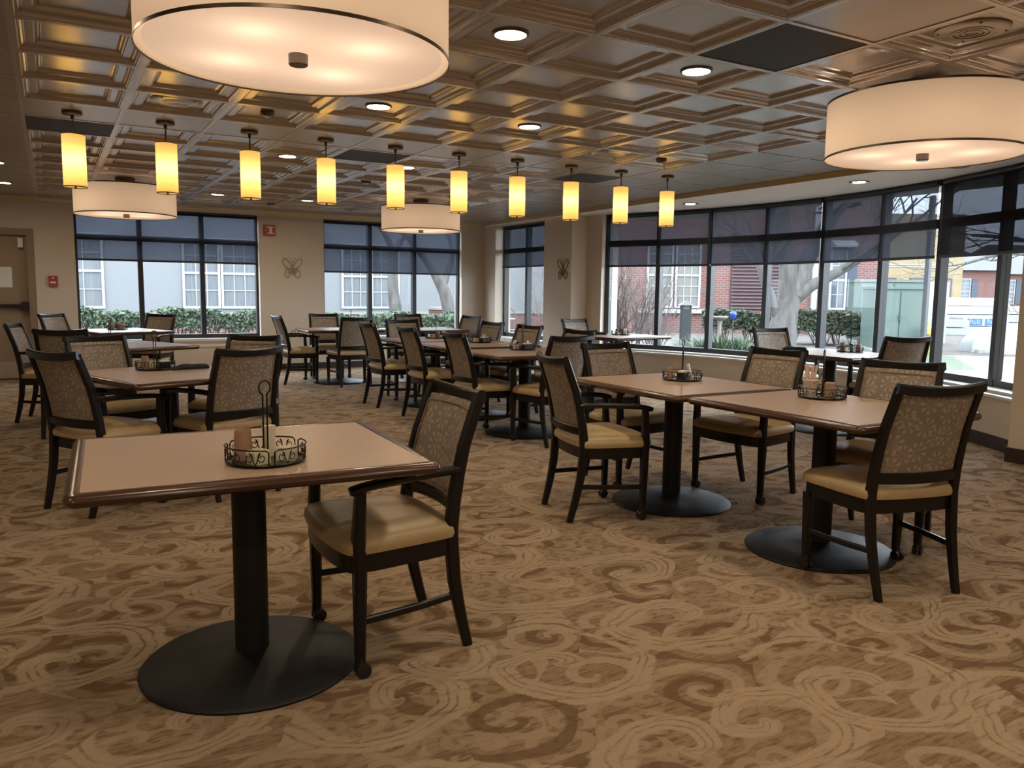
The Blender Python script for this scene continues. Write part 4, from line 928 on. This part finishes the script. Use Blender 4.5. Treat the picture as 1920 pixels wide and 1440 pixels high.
MB().lathe([(.12, 0), (.10, .06), (.045, .12), (.04, .7), (.06, .76)], 16).build('pedestal', X_['stone'], a); MB().lathe([(.06, .76), (.17, .83), (.18, .86), (.16, .86), (.07, .80)], 20).build('basin', X_['stone'], a)
def transformer(px, dep, w, d, h, label, hood=True):
    a = empty('transformer_box', at_(px, dep), -YAW - .15); tag(a, label, 'utility box')
    MB().box(-w/2 - .08, w/2 + .08, -.08, d + .08, 0, .07).build('pad', X_['concrete'], a, smooth=False)
    MB().box(-w/2, w/2, .03, d, .07, h).build('tank', X_['steelgreen'], a, smooth=False)
    MB().box(-w/2 - .03, w/2 + .03, -.02, d + .03, h, h + .06).build('lid', X_['steelgreen'], a, smooth=False)
    for k in range(2): x = -w/2 + .03 + k * (w - .03) / 2; MB().box(x, x + w/2 - .045, .0, .03, .14, h - .06).build('door', X_['steelgreen'], a, smooth=False)
    MB().box(-.02, .02, -.03, 0, h*.5, h*.5 + .16).build('handle', X_['bollard'], a, smooth=False)
    if hood:
        for k in range(5): MB().box(w/2, w/2 + .10, .15 + k * .16, .19 + k * .16, .3, h - .15).build('cooling_fin', X_['steelgreen'], a, smooth=False)
transformer(1682, 19.2, 1.15, 1.1, 1.50, 'near green transformer cabinet outside the fifth and sixth panes'); transformer(1668, 22.3, 1.75, 1.3, 1.72, 'larger green cabinet behind the near transformer', False)
MB_ = MB().box(-.05, .05, -.05, .05, 0, 3.6); o = MB_.build('service_pole', X_['bollard'], smooth=False, loc=at_(1729, 18.4)); tag(o, 'grey pole beside the green transformer', 'pole')
o = MB().box(-.3, .3, -.1, .1, 0, 1.75).build('white_panel', X_['extwhite'], smooth=False, loc=at_(1748, 23), rz=-YAW); tag(o, 'tall cream panel behind the yellow hydrant', 'panel')
a = empty('fire_hydrant', at_(1736, 18.8)); tag(a, 'yellow fire hydrant on the grass', 'hydrant')
MB().lathe([(.17, 0), (.17, .05), (.12, .06), (.115, .42), (.15, .43), (.15, .48), (.125, .50), (.11, .60), (.06, .67), (.03, .68), (.03, .73)], 18).build('barrel', X_['hydrant'], a)
for an in (0, 90, 180): MB().lathe([(.055, .10), (.055, .17), (.068, .17), (.068, .21)], 12, (0, 0, 0)).build('nozzle', X_['hydrant'], a, loc=(0, 0, .36)).rotation_euler = (R(90), 0, R(an) - YAW)
# lawn, walk, dirt, street
def patch(name, pix, z, m, label, cat): o = MB().prism([tuple(ep(p, d)[:2]) for p, d in pix], z - .03, z).build(name, m, smooth=False); struct(o, label, cat)
patch('ground_lawn_near', [(1690, 9.6), (2300, 9.6), (2300, 12.2), (1690, 12.6)], GR + .012, X_['lawn'], 'strip of lawn below the right window panes', 'lawn')
patch('ground_walk', [(1640, 12.7), (2300, 12.3), (2300, 14.2), (1640, 14.4)], GR + .014, X_['concrete'], 'pale concrete walk across the right panes', 'walk')
patch('ground_lawn_far', [(1560, 14.5), (1835, 14.4), (1790, 17.5), (1720, 20.5), (1600, 20.5)], GR + .010, X_['lawn'], 'green lawn around the hydrant', 'lawn')
patch('ground_dirt', [(1740, 18.5), (2300, 17), (2300, 40), (1740, 40)], GR + .006, X_['dirt'], 'bare brown dirt of the building site', 'dirt')
patch('ground_lawn_bed', [(1270, 11), (1440, 11), (1440, 15.5), (1270, 15.5)], GR + .008, X_['lawn'], 'low green planting below the bay', 'lawn')
a = empty('tarp_mound', at_(1898, 19.5), -YAW); tag(a, 'mound under a white tarp on the dirt', 'tarp')
rnd = random.Random(4); rr = []
for f_, z in ((1, 0), (.97, .22), (.86, .42), (.62, .56), (.3, .62), (.08, .63)): rr.append([(1.15 * f_ * math.cos(2*math.pi*k/20) * (1 + .08 * math.sin(3*k)), 1.0 * f_ * math.sin(2*math.pi*k/20), z + .03 * math.sin(k * 1.9) * (z > 0)) for k in range(20)])
MB().rings(rr).build('tarp_sheet', X_['tarp'], a)
for k, (x, y) in enumerate(((-1.1, -.5), (1.1, -.5), (0, -1.05))): MB().lathe([(.10, 0), (.09, .09), (.03, .12)], 8, (x, y, 0)).build('weight_stone', X_['stone'], a, smooth=False)
def stack(px, dep, w, d, h, n, label, rz=0):
    a = empty('board_stack', at_(px, dep), -YAW + rz); tag(a, label, 'boards', 'stacks of wrapped boards')
    for k in range(n): MB().box(-w/2 + .03 * (k % 2), w/2 + .03 * (k % 2), 0, d, h * k / n, h * (k + 1) / n - .03).build('board_pack', X_['tarp'], a, smooth=False)
    return a
st = stack(1838, 29, 1.5, .9, .62, 2, 'stack of wrapped white boards printed with blue lettering')
def word(txt, parent, x, z, size, m):
    c = bpy.data.curves.new('lettering', 'FONT'); c.body = txt; c.size = size; c.extrude = .002; c.align_x = 'CENTER'; c.materials.append(m)
    t_ = bpy.data.objects.new('tmp', c); COL.objects.link(t_); bpy.context.view_layer.update()
    me = bpy.data.meshes.new_from_object(t_.evaluated_get(bpy.context.evaluated_depsgraph_get())); bpy.data.objects.remove(t_); bpy.data.curves.remove(c)
    o = bpy.data.objects.new('lettering', me); COL.objects.link(o); o.parent = parent; o.location = (x, -.012, z); o.rotation_euler = (R(90), 0, 0); return o
for x in (-.28, .36):
    MB().box(x - .27, x + .27, -.006, 0, .33, .56).build('blue_label', X_['blueprint'], st, smooth=False); word('hub', st, x, .38, .26, X_['extwhite'])
stack(1828, 31.5, 2.6, 1.2, 1.35, 4, 'tall stack of white boards behind the lettered one', .1); stack(1786, 28.2, .9, .9, .55, 2, 'small white board stack left of the lettered one', -.2); stack(1915, 33, 3.0, 1.4, 1.0, 3, 'long white board stack at the right edge')
# far houses
def house(px, dep, w, d, h, rh, mw, wins, label, rz=0.0):
    a = empty('brick_house', at_(px, dep), -YAW + rz); tag(a, label, 'house')
    MB().box(-w/2, w/2, 0, d, 0, h).build('wall', mw, a, smooth=False)
    MB().add([(-w/2 - .4, -.4, h), (w/2 + .4, -.4, h), (w/2 + .4, d + .4, h), (-w/2 - .4, d + .4, h), (-w/2 + 2, d/2, h + rh), (w/2 - 2, d/2, h + rh)], [(0, 1, 5, 4), (1, 2, 5), (2, 3, 4, 5), (3, 0, 4), (3, 2, 1, 0)]).build('roof', X_['roof'], a, smooth=False)
    for x in wins:
        ext_window(a, x - .55, x + .55, .9, 2.7, -.01, 3, X_['dkglass'], (3, 3))
        for s in (-1, 1): MB().box(x + s * .92 - .22, x + s * .92 + .22, -.06, 0, .85, 2.75).build('shutter', X_['navy'], a, smooth=False)
house(1800, 62, 5.6, 8, 3.4, 2.2, X_['farbrick'], (-.2,), 'far brick house with one shuttered window, left of the bare branches'); house(1962, 64, 9.6, 9, 3.2, 2.6, X_['farbrick'], (-3.6, -.3, 3.0), 'far brick house with grey roof at the right edge')
a = empty('timber_building', at_(1690, 46), -YAW); tag(a, 'unfinished yellow sheathed building above the transformer', 'building')
MB().box(-3.6, 3.2, 0, 8, 0, 6).build('sheathing', X_['osb'], a, smooth=False)
for x in (-2.9, -1.0, .6, 2.2):
    f = MB().box(x - .42, x + .42, -.05, 0, 1.0, 2.4).build('window_opening', X_['maroon'], a, smooth=False); MB().box(x - .32, x + .32, -.07, -.05, 1.1, 2.3).build('pane', X_['dkglass'], f, smooth=False)
for z in (3.0, 3.12): MB().box(-3.62, 3.22, -.03, 0, z, z + .05).build('trim_board', X_['extwhite'], a, smooth=False)
# patio chairs seen through the narrow window
def patio_chair(loc, rz, label):
    a = empty('patio_chair', loc, rz); tag(a, label, 'chair', 'metal patio chairs'); m = X_['bollard']
    MB().tube(catmull([(-.24, -.2, .44), (-.24, -.26, .75), (-.12, -.28, .98), (.12, -.28, .98), (.24, -.26, .75), (.24, -.2, .44)], 5), .014, 6, up=(0, 1, 0)).build('back_hoop', m, a)
    MB().prism(rrect(.5, .46, .06), .42, .45).build('seat', m, a)
    for x in (-.22, .22):
        for y in (-.2, .2): MB().tube([(x, y, .43), (x * 1.1, y * 1.15, 0)], .012, 6, up=(0, 1, 0)).build('leg', m, a)
    for k in range(5): x = -.14 + .07 * k; MB().tube([(x, -.22, .44), (x, -.28, .94)], .007, 5, up=(0, 1, 0)).build('back_spindle', m, a)
patio_chair((8.95, 11.6, GZ), R(200), 'grey metal patio chair outside the narrow window'); patio_chair((9.75, 12.3, GZ), R(150), 'second metal patio chair behind the first')
a = empty('patio_table', (9.3, 12.2, GZ)); tag(a, 'pale metal patio table outside the narrow window', 'table')
MB().lathe([(.55, .72), (.56, .74), (.55, .755)], 28).build('table_top', X_['steelgreen'], a); MB().lathe([(.03, .05), (.03, .72)], 10).build('stem', X_['bollard'], a); MB().lathe([(.3, 0), (.28, .03), (.04, .06)], 20).build('foot', X_['bollard'], a)
